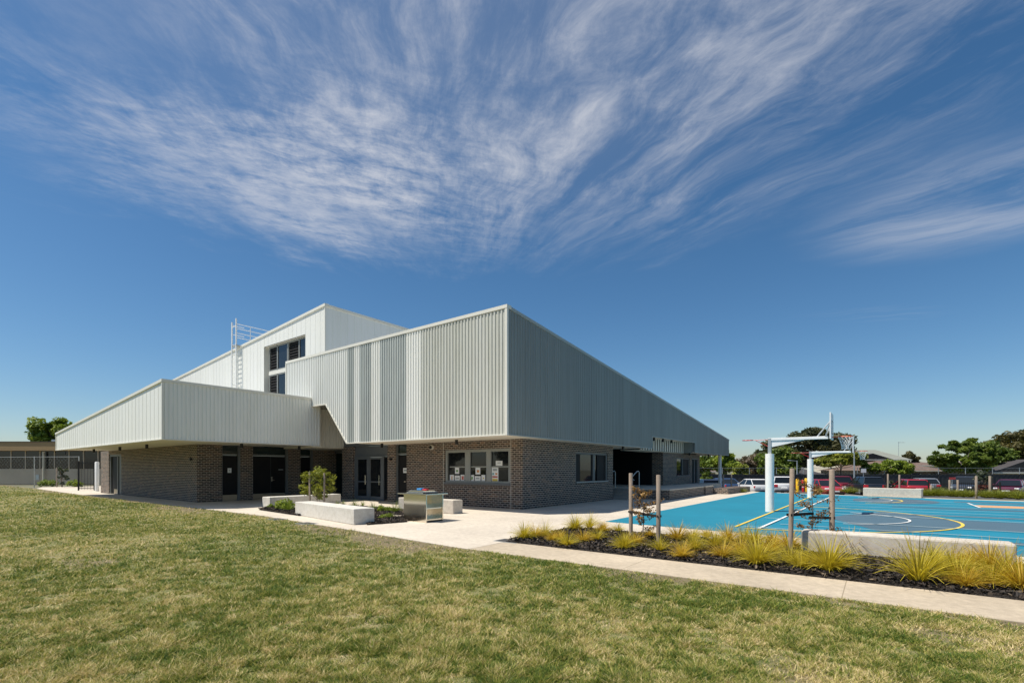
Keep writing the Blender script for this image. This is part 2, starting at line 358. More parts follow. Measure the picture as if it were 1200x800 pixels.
# ------------------------------------------------------------------ mesh helper
class MB:
    def __init__(s): s.v = []; s.f = []
    def add(s, vs, fs):
        o = len(s.v); s.v += [tuple(p) for p in vs]; s.f += [tuple(i+o for i in f) for f in fs]; return s
    def box(s, x0, x1, y0, y1, z0, z1):
        if x0 > x1: x0, x1 = x1, x0
        if y0 > y1: y0, y1 = y1, y0
        return s.add([(x, y, z) for z in (z0, z1) for y in (y0, y1) for x in (x0, x1)],
                     [(0, 2, 3, 1), (4, 5, 7, 6), (0, 1, 5, 4), (2, 6, 7, 3), (0, 4, 6, 2), (1, 3, 7, 5)])
    def prism(s, poly, z0, z1):                   # poly CCW in xy
        n = len(poly)
        z0f = z0 if callable(z0) else (lambda x, y: z0); z1f = z1 if callable(z1) else (lambda x, y: z1)
        vs = [(x, y, z0f(x, y)) for x, y in poly]+[(x, y, z1f(x, y)) for x, y in poly]
        return s.add(vs, [tuple(range(n-1, -1, -1)), tuple(range(n, 2*n))]+[(i, (i+1) % n, n+(i+1) % n, n+i) for i in range(n)])
    def ext(s, poly, axis, a0, a1):               # poly in (u, z); extruded along the other axis
        n = len(poly)
        P = (lambda u, z, a: (u, a, z)) if axis == 'y' else (lambda u, z, a: (a, u, z))
        vs = [P(u, z, a0) for u, z in poly]+[P(u, z, a1) for u, z in poly]
        return s.add(vs, [tuple(range(n-1, -1, -1)), tuple(range(n, 2*n))]+[(i, (i+1) % n, n+(i+1) % n, n+i) for i in range(n)])
    def tube(s, pts, r, n=8, caps=True):
        pts = [Vector(p) for p in pts]; rs = r if isinstance(r, (list, tuple)) else [r]*len(pts)
        o = len(s.v); 
        for i, p in enumerate(pts):
            d = (pts[min(i+1, len(pts)-1)]-pts[max(i-1, 0)]).normalized()
            a = Vector((0, 0, 1)) if abs(d.z) < .9 else Vector((1, 0, 0))
            u = d.cross(a).normalized(); v = d.cross(u)
            for k in range(n):
                t = 2*math.pi*k/n; q = p+(u*math.cos(t)+v*math.sin(t))*rs[i]; s.v.append(tuple(q))
        for i in range(len(pts)-1):
            for k in range(n): s.f.append((o+i*n+k, o+i*n+(k+1) % n, o+(i+1)*n+(k+1) % n, o+(i+1)*n+k))
        if caps: s.f.append(tuple(o+k for k in range(n))[::-1]); s.f.append(tuple(o+(len(pts)-1)*n+k for k in range(n)))
        return s
    def ring(s, c, rad, r, axis='z', n=20, a0=0, a1=2*math.pi):
        pts = []
        for i in range(n+1):
            t = a0+(a1-a0)*i/n; x, y = rad*math.cos(t), rad*math.sin(t)
            pts.append((c[0]+x, c[1]+y, c[2]) if axis == 'z' else (c[0], c[1]+x, c[2]+y))
        return s.tube(pts, r, 6)
    def build(s, name, m, parent=None, off=None, bevel=0, smooth=False, loc=None):
        me = bpy.data.meshes.new(name)
        vs = s.v
        if off: vs = [(x-off[0], y-off[1], z-off[2]) for x, y, z in vs]
        me.from_pydata(vs, [], s.f); me.materials.append(m)
        bm = bmesh.new(); bm.from_mesh(me); bmesh.ops.recalc_face_normals(bm, faces=bm.faces); bm.to_mesh(me); bm.free()
        if smooth:
            for p in me.polygons: p.use_smooth = True
            me.set_sharp_from_angle(angle=R(40))
        me.update()
        o = bpy.data.objects.new(name, me); COL.objects.link(o)
        if parent: o.parent = parent
        if loc: o.location = loc
        if bevel:
            b = o.modifiers.new('bevel', 'BEVEL'); b.width = bevel; b.segments = 2; b.limit_method = 'ANGLE'
        return o
def tag(o, label=None, cat=None, group=None, kind=None):
    if label: o['label'] = label
    if cat: o['category'] = cat
    if group: o['group'] = group
    if kind: o['kind'] = kind
    return o
def empty(name, loc, rz=0, **k):
    o = bpy.data.objects.new(name, None); COL.objects.link(o); o.location = loc; o.rotation_euler.z = rz; o.empty_display_size = .3
    return tag(o, **k)
def copy_tree(o, parent=None):
    c = o.copy(); COL.objects.link(c); c.parent = parent
    for ch in list(o.children): copy_tree(ch, c)
    return c
def cardmesh(name, quads, rnd, m, dry=None, tri=False):
    """quads: (n,k,3) numpy array; rnd: (n,)"""
    n, k, _ = quads.shape
    me = bpy.data.meshes.new(name)
    me.vertices.add(n*k); me.vertices.foreach_set('co', quads.reshape(-1).astype(np.float32))
    me.loops.add(n*k); me.loops.foreach_set('vertex_index', np.arange(n*k, dtype=np.int32))
    me.polygons.add(n); me.polygons.foreach_set('loop_start', np.arange(0, n*k, k, dtype=np.int32))
    me.polygons.foreach_set('loop_total', np.full(n, k, dtype=np.int32))
    me.update(calc_edges=True)
    a = me.attributes.new('rnd', 'FLOAT', 'POINT'); a.data.foreach_set('value', np.repeat(rnd, k).astype(np.float32))
    if dry is not None:
        a = me.attributes.new('dry', 'FLOAT', 'POINT'); a.data.foreach_set('value', np.repeat(dry, k).astype(np.float32))
    me.materials.append(m); return me
def link(name, me, parent=None, loc=(0, 0, 0)):
    o = bpy.data.objects.new(name, me); COL.objects.link(o); o.parent = parent; o.location = loc; return o

# ------------------------------------------------------------------ value noise (numpy)
def vnoise(x, y, sc, seed):
    x = x*sc; y = y*sc; xi = np.floor(x).astype(int); yi = np.floor(y).astype(int); fx = x-xi; fy = y-yi
    fx = fx*fx*(3-2*fx); fy = fy*fy*(3-2*fy)
    def h(a, b):
        k = (a*374761393+b*668265263+seed*1442695041) & 0xffffffff
        k = ((k ^ (k >> 13))*1274126177) & 0xffffffff
        return ((k ^ (k >> 16)) & 0xffff)/65535.0
    return (h(xi, yi)*(1-fx)+h(xi+1, yi)*fx)*(1-fy)+(h(xi, yi+1)*(1-fx)+h(xi+1, yi+1)*fx)*fy
def fbm(x, y, sc, seed): return .5*vnoise(x, y, sc, seed)+.3*vnoise(x, y, sc*2.1, seed+1)+.2*vnoise(x, y, sc*4.3, seed+2)
EX = np.array([-200, -56, -40, -17, -10.6, -7, -6.4, 200.]); EY = np.array([8.6, 8.4, 8.05, 8.15, 7.58, 7.22, 7.2, 7.2])
def edgeY(x): return np.interp(x, EX, EY)
def bare(x, y):
    d = edgeY(x)-y
    near = np.clip(1-d/(1.2+2.2*fbm(x, y, .25, 19)), 0, 1)
    n = fbm(x, y, .7, 11)
    e = np.clip((near*.5+n-.80)*5, 0, .85)
    return np.maximum(e, np.clip((fbm(x, y, .45, 31)-.73)*9, 0, .8))
def lawnz(x, y):
    d = np.clip((edgeY(x)-y)/1.5, 0, 1)
    return -.012+d*(.10*(fbm(x, y, .12, 5)-.4)+.02*(fbm(x, y, 1.3, 9)-.5)) + .32*np.exp(-(((x+34)/9)**2+((y-5.4)/1.6)**2))*d

# ------------------------------------------------------------------ ground
xs = np.concatenate([[-1500, -500, -200], np.linspace(-120, 80, 41), [200, 500, 1500]])
ys = np.concatenate([[-1500, -500, -200], np.linspace(-80, 36, 30), np.linspace(36.8, 41, 10), np.linspace(44, 150, 20), [300, 700, 1500]])
mb = MB()
def gz(x, y):
    s = min(1, max(0, (y-37.5)/2.3)); s = s*s*(3-2*s)
    k = min(1, max(0, (x+30)/14)); return -.06-.72*s*k
mb.v = [(float(x), float(y), gz(x, y)) for y in ys for x in xs]
nx = len(xs); mb.f = [(j*nx+i, j*nx+i+1, (j+1)*nx+i+1, (j+1)*nx+i) for j in range(len(ys)-1) for i in range(nx-1)]
tag(mb.build('ground', M['ground'], smooth=True), kind='structure')
# lawn sheet near and middle distance
lx = np.concatenate([np.linspace(-72, -24, 97), np.linspace(-23.7, 12, 144)]); v = []; dr = []
rows = np.concatenate([np.linspace(0, 3, 13), np.linspace(3.3, 8, 14), np.linspace(9, 22, 10)])
for dd in rows:
    y = edgeY(lx)-dd; z = lawnz(lx, y); b_ = bare(lx, y)
    if dd == 0: z = np.full_like(z, -.012)
    v += list(zip(lx, y, z)); dr += list(b_)
me = bpy.data.meshes.new('lawn'); nx = len(lx)
me.from_pydata([tuple(map(float, p)) for p in v], [], [(j*nx+i, (j+1)*nx+i, (j+1)*nx+i+1, j*nx+i+1) for j in range(len(rows)-1) for i in range(nx-1)])
a = me.attributes.new('dry', 'FLOAT', 'POINT'); a.data.foreach_set('value', np.array(dr, dtype=np.float32)); me.materials.append(M['lawn_soil'])
for p in me.polygons: p.use_smooth = True
tag(link('lawn', me), kind='structure')
# grass blades
def blades(n, d0, d1, spread, seed):
    rs = np.random.RandomState(seed)
    u = rs.rand(n); d = 1/(1/d0+(1/d1-1/d0)*u)
    xc = (rs.rand(n)*2-1)*spread*d
    x = xc*cs-d*sn; y = xc*sn+d*cs
    k = (y < edgeY(x)-.02+.05*(fbm(x, y, 2.5, 77)-.5)*2) & (x > -72) & (x < 12)
    b_ = bare(x, y); k &= rs.rand(n) > b_*.9
    tuf = np.clip(fbm(x, y, 4.5, 41)*1.8-.4, 0, 1); k &= rs.rand(n) < .12+1.5*tuf
    x, y, d, b_, tuf = x[k], y[k], d[k], b_[k], tuf[k]; n = len(x)
    z = lawnz(x, y)
    h = (.012+.034*rs.rand(n)*(.1+1.5*tuf))*(1+.25*np.minimum(d, 20)/10); wd = (.0032+.0014*d)*(.7+.6*rs.rand(n))
    az = rs.rand(n)*2*np.pi; ln = (.3+1.8*rs.rand(n))*h; la = rs.rand(n)*2*np.pi
    q = np.zeros((n, 3, 3)); cx, sy = np.cos(az)*wd/2, np.sin(az)*wd/2
    q[:, 0] = np.stack([x-cx, y-sy, z-.003], 1); q[:, 1] = np.stack([x+cx, y+sy, z-.003], 1)
    q[:, 2] = np.stack([x+np.cos(la)*ln, y+np.sin(la)*ln, z+h], 1)
    dry = np.clip(-.05+(fbm(x, y, .30, 61)-.50)*1.7+(fbm(x, y, 1.9, 67)-.5)*1.2+(fbm(x, y, 11.0, 63)-.5)*2.9, -.9, 1)
    rnd = rs.rand(n)
    return q, rnd, np.clip(dry+b_*.5, -.6, 1.2)
q1, r1, y1 = blades(1300000, 2.6, 13, 1.25, 1); q2, r2, y2 = blades(420000, 12, 60, 1.2, 2)
tag(link('lawn_grass', cardmesh('lawn_grass', np.concatenate([q1, q2]), np.concatenate([r1, r2]), M['lawn_blades'], np.concatenate([y1, y2]))),
    'short patchy mown grass, green and straw coloured, over the foreground lawn', 'grass', kind='stuff')

# pavement slab, path, court
pv = [(-60, 9.4), (-56, 8.4), (-40, 8.05), (-17, 8.15), (-10.6, 7.58), (-7, 7.22), (-6.52, 7.2), (-6.52, 13.3), (-4.5, 13.3), (-4.5, 14.2), (-5.5, 37.0), (-7.5, 39.2), (-12, 39.2), (-12, 41), (-60, 41)]
tag(MB().prism(pv, -.12, 0).build('pavement', M['pavement']), kind='structure')
tag(MB().prism([(-6.515, 7.2), (16, 7.2), (16, 8.4), (-6.515, 8.4)], -.12, -.002).build('footpath', M['path']), kind='structure')
tag(MB().prism([(-6.515, 11.35), (16, 11.35), (16, 13.3), (-6.515, 13.3)], -.12, -.002).build('court_side_path', M['pavement']), kind='structure')
ct = [(-6.6, 13.48), (2.1, 12.62), (16, 11.8), (18, 32.4), (5.7, 34.1), (1.9, 34.9), (-5.4, 36.9), (-6.65, 38.2)]
cb_ = [(-4.4, 13.0), (2.1, 12.3), (17, 11.4), (19, 33.0), (5.7, 34.75), (1.9, 35.5), (-5.2, 37.5), (-7.2, 39)]
tag(MB().prism([(-4.49, 13.303), (16.5, 13.303), (19, 33.0), (5.7, 34.85), (1.9, 35.6), (-5.49, 37.6)], -.12, .003).build('court_kerb', M['pavement']), kind='structure')
tag(MB().prism(ct, -.1, .010).build('court_surface', M['court_blue']), kind='structure')
def sheet(name, polys, m, z0, z1):
    b = MB()
    for p in polys: b.prism(p, z0, z1)
    return tag(b.build(name, m), kind='structure')
def strip(pts, wd):
    out = []
    for (x0, y0), (x1, y1) in zip(pts[:-1], pts[1:]):
        l = math.hypot(x1-x0, y1-y0); nx_, ny_ = -(y1-y0)/l*wd/2, (x1-x0)/l*wd/2
        out.append([(x0-nx_, y0-ny_), (x1-nx_, y1-ny_), (x1+nx_, y1+ny_), (x0+nx_, y0+ny_)])
    return out
def arc(cx, cy, r, a0, a1, n=28): return [(cx+r*math.cos(R(a0+(a1-a0)*i/n)), cy+r*math.sin(R(a0+(a1-a0)*i/n))) for i in range(n+1)]
def arcband(cx, cy, r, a0, a1, wd, n=28):
    o = arc(cx, cy, r+wd/2, a0, a1, n); i_ = arc(cx, cy, r-wd/2, a0, a1, n)
    return [[i_[k], o[k], o[k+1], i_[k+1]] for k in range(n)]
GC = ((-3.0, 19.0), (-3.0, 31.0))
grey = []
a_ = [(-.9, 20.3), (-1.3, 18.9)]+arc(GC[0][0], GC[0][1], 4.9, -50, 50); grey.append(a_)
grey.append([(1.6, 17.4), (16, 16.6), (17, 20.1), (1.6, 20.35)])
grey.append([(.2, 21.9), (16.5, 21.2), (17, 22.5), (.2, 22.25)]); grey.append([(.5, 25.9), (17, 25.5), (17, 27.0), (.5, 26.3)])
grey.append([(-1, 30.0)]+arc(-.6, 31.0, 3.0, -70, 70, 12)+[(-1, 32.0)])
grey.append([(1.5, 14.4), (16, 14.0), (16, 15.3), (1.5, 14.75)])
grey.append([(3, 31.6), (17.5, 30.6), (17.5, 31.9), (3, 32.2)])
zz = .0105
for i, p in enumerate(grey): pass
gm_ = MB()
for i, p in enumerate(grey): gm_.prism(p, .0112, .0150+.0008*i)
tag(gm_.build('court_grey_paint', M['court_grey']), kind='structure')
tag(MB().prism([(3.45, 27.9), (17.3, 27.2), (17.5, 29.0), (3.45, 29.5)], .0112, .0165).build('court_orange_paint', M['court_orange']), kind='structure')
yl = strip([(-3.1, 14.3), (-3.05, 34.5)], .075)+arcband(GC[0][0], GC[0][1], 4.95, -88, 88, .075, 40)+arcband(-3.0, 31.0, 4.0, -50, 50, .075, 20)
sheet('court_yellow_lines', yl, M['line_yellow'], .0225, .0275)
wl = strip([(-2.5, 14.2), (-2.1, 34)], .075)
for i, (ya, yb) in enumerate(((14.4, 13.9), (15.6, 15.3), (17.36, 16.6), (20.4, 20.1), (21.85, 21.1), (23.3, 22.8), (24.9, 24.4), (26.9, 26.3), (29.0, 28.5), (31.0, 30.2))):
    wl += [q for q in strip([(-2.9 if i % 2 == 0 else -2.2, ya), (17, yb)], .05)]
wh = strip([(3.35, 27.3), (3.35, 30.6)], .08)+arcband(-1.6, 19.1, 2.4, -70, 70, .06, 24)+arcband(-1.6, 31.1, 2.2, -70, 70, .06, 24)
sheet('court_white_lines', wh+wl[:1], M['line_white'], .0300, .0345)
sheet('court_pale_lines', wl[1:], M['line_pale'], .0360, .0400)
# mulch beds
def bed(name, poly, n, seed):
    tag(MB().prism(poly, -.1, .014).build(name, M['mulch']), kind='structure')
    rs = np.random.RandomState(seed); P = np.array(poly); x0, y0 = P.min(0); x1, y1 = P.max(0)
    x = x0+rs.rand(n*3)*(x1-x0); y = y0+rs.rand(n*3)*(y1-y0)
    ins = np.zeros(len(x), bool); j = len(P)-1
    for i in range(len(P)):
        c = ((P[i, 1] > y) != (P[j, 1] > y)) & (x < (P[j, 0]-P[i, 0])*(y-P[i, 1])/(P[j, 1]-P[i, 1]+1e-9)+P[i, 0]); ins ^= c; j = i
    x, y = x[ins][:n], y[ins][:n]; m_ = len(x)
    a = rs.randn(m_, 3)*[1, 1, .35]; a /= np.linalg.norm(a, axis=1)[:, None]; b = np.cross(a, rs.randn(m_, 3)); b /= np.linalg.norm(b, axis=1)[:, None]
    l = (.015+.035*rs.rand(m_))[:, None]; ww = (.006+.010*rs.rand(m_))[:, None]
    c = np.stack([x, y, .02+.035*rs.rand(m_)+.03*vnoise(x, y, 2.2, 4)], 1)
    q = np.stack([c-a*l-b*ww, c+a*l-b*ww, c+a*l+b*ww, c-a*l+b*ww], 1)
    return q, rs.rand(m_)
BED = [(-6.50, 8.405), (16, 8.405), (16, 11.34), (-6.50, 11.34)]
qa, ra = bed('mulch_bed', BED, 60000, 3)
B1 = [g(352, 604.5), g(352, 596), g(318, 594.0), g(303, 597.2)]
B2 = [g(430, 615), g(477, 611.5), g(477, 606.6), g(432, 605.6)]
B3 = [g(430, 603), g(475, 603.5), g(472, 597.5), g(400, 592)]
qb, rb = bed('planter_bed', B1, 4000, 5); qc, rc = bed('planter_bed', B2, 3000, 6); qd, rd = bed('planter_bed', B3, 4000, 7)
tag(link('bark_mulch', cardmesh('bark_mulch', np.concatenate([qa, qb, qc, qd]), np.concatenate([ra, rb, rc, rd]), M['chip'])), 'dark bark mulch chips spread over the planting beds', 'mulch', kind='stuff')
# car park
tag(MB().prism([w(8, 37), w(60, 33), w(70, 54), w(6, 54)], -.8, -.74).build('car_park', M['asphalt']), kind='structure')

# ------------------------------------------------------------------ THE BUILDING
BR = (-18, 16, 0)
bld = empty('community_building', BR, label='large grey and white metal clad building with dark brick ground floor', cat='building')
def bp(mb_, name, m, parent=None, bevel=0, label=None, smooth=False):
    o = mb_.build(name, m, parent or bld, off=BR, bevel=bevel, smooth=smooth)
    if label: o['label'] = label
    return o
XF, YF = -10.23, 13.28          # fascia planes of the big volume
XB, YB = -11.20, 15.56          # brick planes
LXF, LYF = -22.48, 6.96         # fascia planes of the low volume
LXB, LYB = -26.12, 9.50
ZS = 2.80
def ribs(along, fixed, a0, a1, zb, zt, out, pitch=.165, dep=.032, style='rib'):
    """vertical ribbed sheet; along 'x' or 'y'; out = +-1 outward"""
    m_ = MB(); prof = []
    if style == 'rib':
        k = math.ceil((a1-a0)/pitch); p = (a1-a0)/k
        for i in range(k):
            s = a0+i*p; prof += [(s, 0), (s+p*.38, 0), (s+p*.5, dep), (s+p*.88, dep)]
        prof.append((a1, 0))
    else:
        k = max(1, round((a1-a0)/pitch)); p = (a1-a0)/k
        for i in range(k):
            s = a0+i*p; prof += [(s, 0), (s+.004, dep), (s+.024, dep), (s+.028, 0)]
        prof.append((a1, 0))
    zbf = zb if callable(zb) else (lambda a: zb); ztf = zt if callable(zt) else (lambda a: zt)
    for a, d in prof:
        pt = (a, fixed+out*d) if along == 'x' else (fixed+out*d, a)
        m_.v += [(pt[0], pt[1], zbf(a)), (pt[0], pt[1], ztf(a))]
    m_.f = [(2*i, 2*i+2, 2*i+3, 2*i+1) for i in range(len(prof)-1)]
    return m_
# big volume front fascia with coloured bands
ZT = 7.22
def zbf(x):
    if x < -21.25: return 4.74
    if x < -19.52: return 4.74+(x+21.25)/1.73*(2.80-4.74)
    return 2.80
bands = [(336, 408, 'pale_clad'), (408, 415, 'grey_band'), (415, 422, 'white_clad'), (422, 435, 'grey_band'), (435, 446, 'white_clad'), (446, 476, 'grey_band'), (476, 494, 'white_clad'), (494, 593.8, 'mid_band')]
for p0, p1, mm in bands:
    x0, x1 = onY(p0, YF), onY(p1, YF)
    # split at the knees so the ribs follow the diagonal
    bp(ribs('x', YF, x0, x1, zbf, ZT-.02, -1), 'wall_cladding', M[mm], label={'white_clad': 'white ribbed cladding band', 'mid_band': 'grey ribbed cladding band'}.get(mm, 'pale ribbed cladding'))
# backing slab of front fascia
bp(MB().ext([(-24.9, 4.76), (-21.25, 4.76), (-19.52, 2.82), (XF-.03, 2.82), (XF-.03, ZT-.05), (-24.9, ZT-.05)], 'y', YF+.004, YF+.12), 'fascia_backing', M['pale_clad'])
bp(MB().ext([(-24.93, ZT-.06), (XF+.045, ZT-.06), (XF+.045, ZT+.06), (-24.93, ZT+.06)], 'y', YF-.05, YF+.2), 'parapet_cap', M['cream_trim'])
bp(MB().box(-24.96, -24.9, YF-.045, YF+.2, 4.7, ZT-.06), 'corner_flashing', M['cream_trim'])
bp(MB().box(XF-.05, XF+.04, YF-.042, YF+.05, 2.80, ZT-.06), 'corner_flashing', M['cream_trim'])
bp(MB().ext([(-19.52, 2.77), (XF+.043, 2.77), (XF+.043, 2.815), (-19.52, 2.815)], 'y', YF-.045, YF+.06).ext([(-21.25, 4.70), (-19.55, 2.77), (-19.50, 2.81), (-21.22, 4.75)], 'y', YF-.045, YF+.06).ext([(-24.9, 4.70), (-21.252, 4.70), (-21.252, 4.745), (-24.9, 4.745)], 'y', YF-.045, YF+.06), 'drip_edge', M['cream_trim'])
# right fascia, roof falls towards the back
YE = 44.64
def ztr(y): return ZT+(y-YF)/(YE-YF)*(4.12-ZT)
def zbr(y): return 3.48 if 26.8 < y < 34.95 else 2.80
for a, b, zb in ((YF+.04, 26.8, 2.80), (26.8, 34.95, 3.48), (34.95, YE, 2.80)):
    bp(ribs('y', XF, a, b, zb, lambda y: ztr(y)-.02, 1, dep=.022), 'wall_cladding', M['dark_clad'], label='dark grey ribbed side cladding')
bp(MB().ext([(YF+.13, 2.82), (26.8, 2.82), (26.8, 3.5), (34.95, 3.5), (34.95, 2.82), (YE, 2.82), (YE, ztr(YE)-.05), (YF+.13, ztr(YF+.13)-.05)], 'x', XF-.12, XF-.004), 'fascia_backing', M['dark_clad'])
bp(MB().ext([(YF+.2, ztr(YF+.2)-.06), (YE+.04, ztr(YE+.04)-.06), (YE+.04, ztr(YE+.04)+.05), (YF+.2, ztr(YF+.2)+.05)], 'x', XF-.2, XF+.04), 'parapet_cap', M['grey_trim'])
bp(MB().ext([(YF+.06, 2.775), (26.8, 2.775), (26.8, 2.81), (YF+.06, 2.81)], 'x', XF-.06, XF+.03).ext([(34.95, 2.775), (YE, 2.775), (YE, 2.81), (34.95, 2.81)], 'x', XF-.06, XF+.03)
   .ext([(26.8, 3.455), (34.95, 3.455), (34.95, 3.49), (26.8, 3.49)], 'x', XF-.06, XF+.03).box(XF-.06, XF+.03, 26.78, 26.83, 2.812, 3.45), 'drip_edge', M['grey_trim'])
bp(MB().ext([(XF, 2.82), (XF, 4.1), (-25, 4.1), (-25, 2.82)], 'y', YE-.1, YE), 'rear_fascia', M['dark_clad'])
bp(MB().add([(XF-.2, YF+.1, ZT-.25), (XF-.2, YE-.1, 3.9), (-23.7, YE-.1, 3.9), (-23.7, YF+.1, ZT-.25)], [(0, 1, 2, 3)]), 'roof_sheet', M['roof'])
# soffits
so_ = MB()
so_.box(-19.52, XF-.13, YF+.125, YB+.02, 2.806, 2.83)                 # front overhang
so_.box(XB-.02, XF-.125, YB+.022, 26.8, 2.806, 2.83)                 # side overhang
so_.box(-16, XB-.022, 23.6, 26.8, 2.806, 2.83)
so_.box(XB-1.4, XF-.125, 35.0, YE-.1, 2.806, 2.83)
so_.box(-24, XB-1.402, 39.5, YE-.1, 2.806, 2.83)
bp(so_, 'soffit', M['soffit'])
bp(MB().box(-16, XF-.125, 26.82, 34.94, 3.484, 3.5), 'soffit', M['soffit'])
bp(MB().ext([(-21.25, 4.75), (-19.53, 2.80), (-19.53, 2.86), (-21.20, 4.81)], 'y', YF+.13, 17.0), 'soffit', M['dark_clad'], label='sloping grey soffit over recessed entry')
bp(MB().box(-26.1, -21.22, YF+.13, 17.3, 4.76, 4.8), 'soffit', M['dark_clad'])
# battened bulkhead in the canopy recess
XK = -10.95
bk = MB(); y0k, y1k = onX(764.5, XK), 34.8
bk.box(XK-.10, XK-.045, 26.9, y1k, 2.75, 3.482)
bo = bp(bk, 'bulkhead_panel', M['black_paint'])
bt = MB(); y = 26.95
while y < y1k-.05: bt.box(XK-.045, XK, y, y+.16, 2.75, 3.482); y += .40
bp(bt, 'bulkhead_battens', M['cream_trim'])
bp(MB().box(XK-.1, XF-.13, y1k+.002, y1k+.06, 2.75, 3.482), 'bulkhead_end', M['dark_clad'])
bp(MB().box(-12.2, XK-.102, 26.9, y1k+.06, 2.72, 2.748), 'soffit', M['soffit'])

# brick walls: boxes with gaps for openings
def wallX(y0, y1, x0, x1, openings, z0=0, z1=2.8055, mat_='brick'):
    """wall between planes y0..y1 running along x, openings (xa,xb,za,zb)"""
    m_ = MB(); cur = x0
    for xa, xb, za, zb in sorted(openings):
        if xa > cur: m_.box(cur, xa, y0, y1, z0, z1)
        if za <= z0+.01 and zb >= z1-.01 and m_.v: bp(m_, 'brick_wall', M[mat_]); m_ = MB()
        if za > z0+.01: m_.box(xa, xb, y0, y1, z0, za)
        if zb < z1-.01: m_.box(xa, xb, y0, y1, zb, z1)
        cur = xb
    if cur < x1: m_.box(cur, x1, y0, y1, z0, z1)
    return bp(m_, 'brick_wall', M[mat_])
def wallY(x0, x1, y0, y1, openings, z0=0, z1=2.8055, mat_='brick'):
    m_ = MB(); cur = y0
    for ya, yb, za, zb in sorted(openings):
        if ya > cur: m_.box(x0, x1, cur, ya, z0, z1)
        if za <= z0+.01 and zb >= z1-.01 and m_.v: bp(m_, 'brick_wall', M[mat_]); m_ = MB()
        if za > z0+.01: m_.box(x0, x1, ya, yb, z0, za)
        if zb < z1-.01: m_.box(x0, x1, ya, yb, zb, z1)
        cur = yb
    if cur < y1: m_.box(x0, x1, cur, y1, z0, z1)
    return bp(m_, 'brick_wall', M[mat_])
WX0, WX1, WZ0, WZ1 = -15.50, -11.82, 0.98, 2.45
wallX(YB, YB+.25, -23.34, XB, [(-22.40, -19.50, 0, 2.80), (-18.88, -18.07, 0, 2.80), (WX0, WX1, WZ0, WZ1)])
wallY(XB-.25, XB, YB+.252, 23.77, [(19.78, 23.15, .93, 2.40)])
bp(MB().box(-15.6, -15.585, YB-.004, YB+.01, 0, 2.79), 'control_joint', M['cream_trim'])
bp(MB().box(-11.79, -11.775, YB-.004, YB+.01, 0, 2.79), 'control_joint', M['cream_trim'])
bp(MB().box(WX0-.02, WX1+.02, YB-.012, YB+.1, .86, .935), 'soldier_course', M['soldier'])
wallX(23.52, 23.77, -16, XB-.252, [])                                  # return into the entry void
wallX(31.3, 31.55, -11.95, XB, [])
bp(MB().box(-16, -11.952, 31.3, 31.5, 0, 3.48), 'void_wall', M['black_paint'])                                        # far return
wallY(XB-.25, XB, 31.552, 39.5, [(34.0, 36.9, 1.15, 2.42), (37.5, 39.05, .54, 2.45)], z1=2.715)
wallX(39.25, 39.5, -24, XB-.252, [])
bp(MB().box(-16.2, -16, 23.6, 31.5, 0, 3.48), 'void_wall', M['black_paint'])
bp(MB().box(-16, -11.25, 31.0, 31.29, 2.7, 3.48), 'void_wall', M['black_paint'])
# entry void glazing
eg = bp(MB().box(-15.99, -15.90, 23.9, 31.2, .55, 2.8), 'entry_glazing', M['glass'])
fm = MB()
for yy in np.linspace(23.9, 31.2, 7): fm.box(-15.899, -15.83, yy-.04, yy+.04, .55, 2.8)
fm.box(-15.899, -15.84, 23.9, 31.2, 2.2, 2.28)
bp(fm, 'frame', M['black_paint'], parent=None)

def framed_window_Y(name, x0, x1, z0, z1, yf, panes, fr=.09, inset=.06, m=None, mid=None, parent=None, glass_m='glass'):
    """window in a wall facing -y; panes = list of (xa,xb)"""
    m = m or M['frame_light']
    root = bp(MB().box(x0+fr, x1-fr, yf+inset+.05, yf+inset+.07, z0+fr, z1-fr), 'window', M[glass_m])
    fb = MB(); fb.box(x0, x0+fr, yf+inset-.02, yf+inset+.09, z0, z1).box(x1-fr, x1, yf+inset-.02, yf+inset+.09, z0, z1)
    fb.box(x0+fr, x1-fr, yf+inset-.02, yf+inset+.09, z0, z0+fr).box(x0+fr, x1-fr, yf+inset-.02, yf+inset+.09, z1-fr, z1)
    for (a, b), (c, d) in zip(panes[:-1], panes[1:]): fb.box(b, c, yf+inset-.018, yf+inset+.09, z0+fr, z1-fr)
    if mid:
        for a, b in panes: fb.box(a, b, yf+inset+.0, yf+inset+.08, mid-.025, mid+.025)
    f = fb.build('window_frame', m, root, off=BR, bevel=.004)
    return root
fw = framed_window_Y('front', WX0, WX1, WZ0, WZ1, YB, [(-15.25, -14.32), (-14.02, -13.11), (-12.86, -11.94)], fr=.12, mid=1.70)
MB().box(WX0-.03, WX1+.03, YB-.05, YB+.05, WZ0-.04, WZ0+.05).build('window_sill', M['frame'], fw, off=BR)
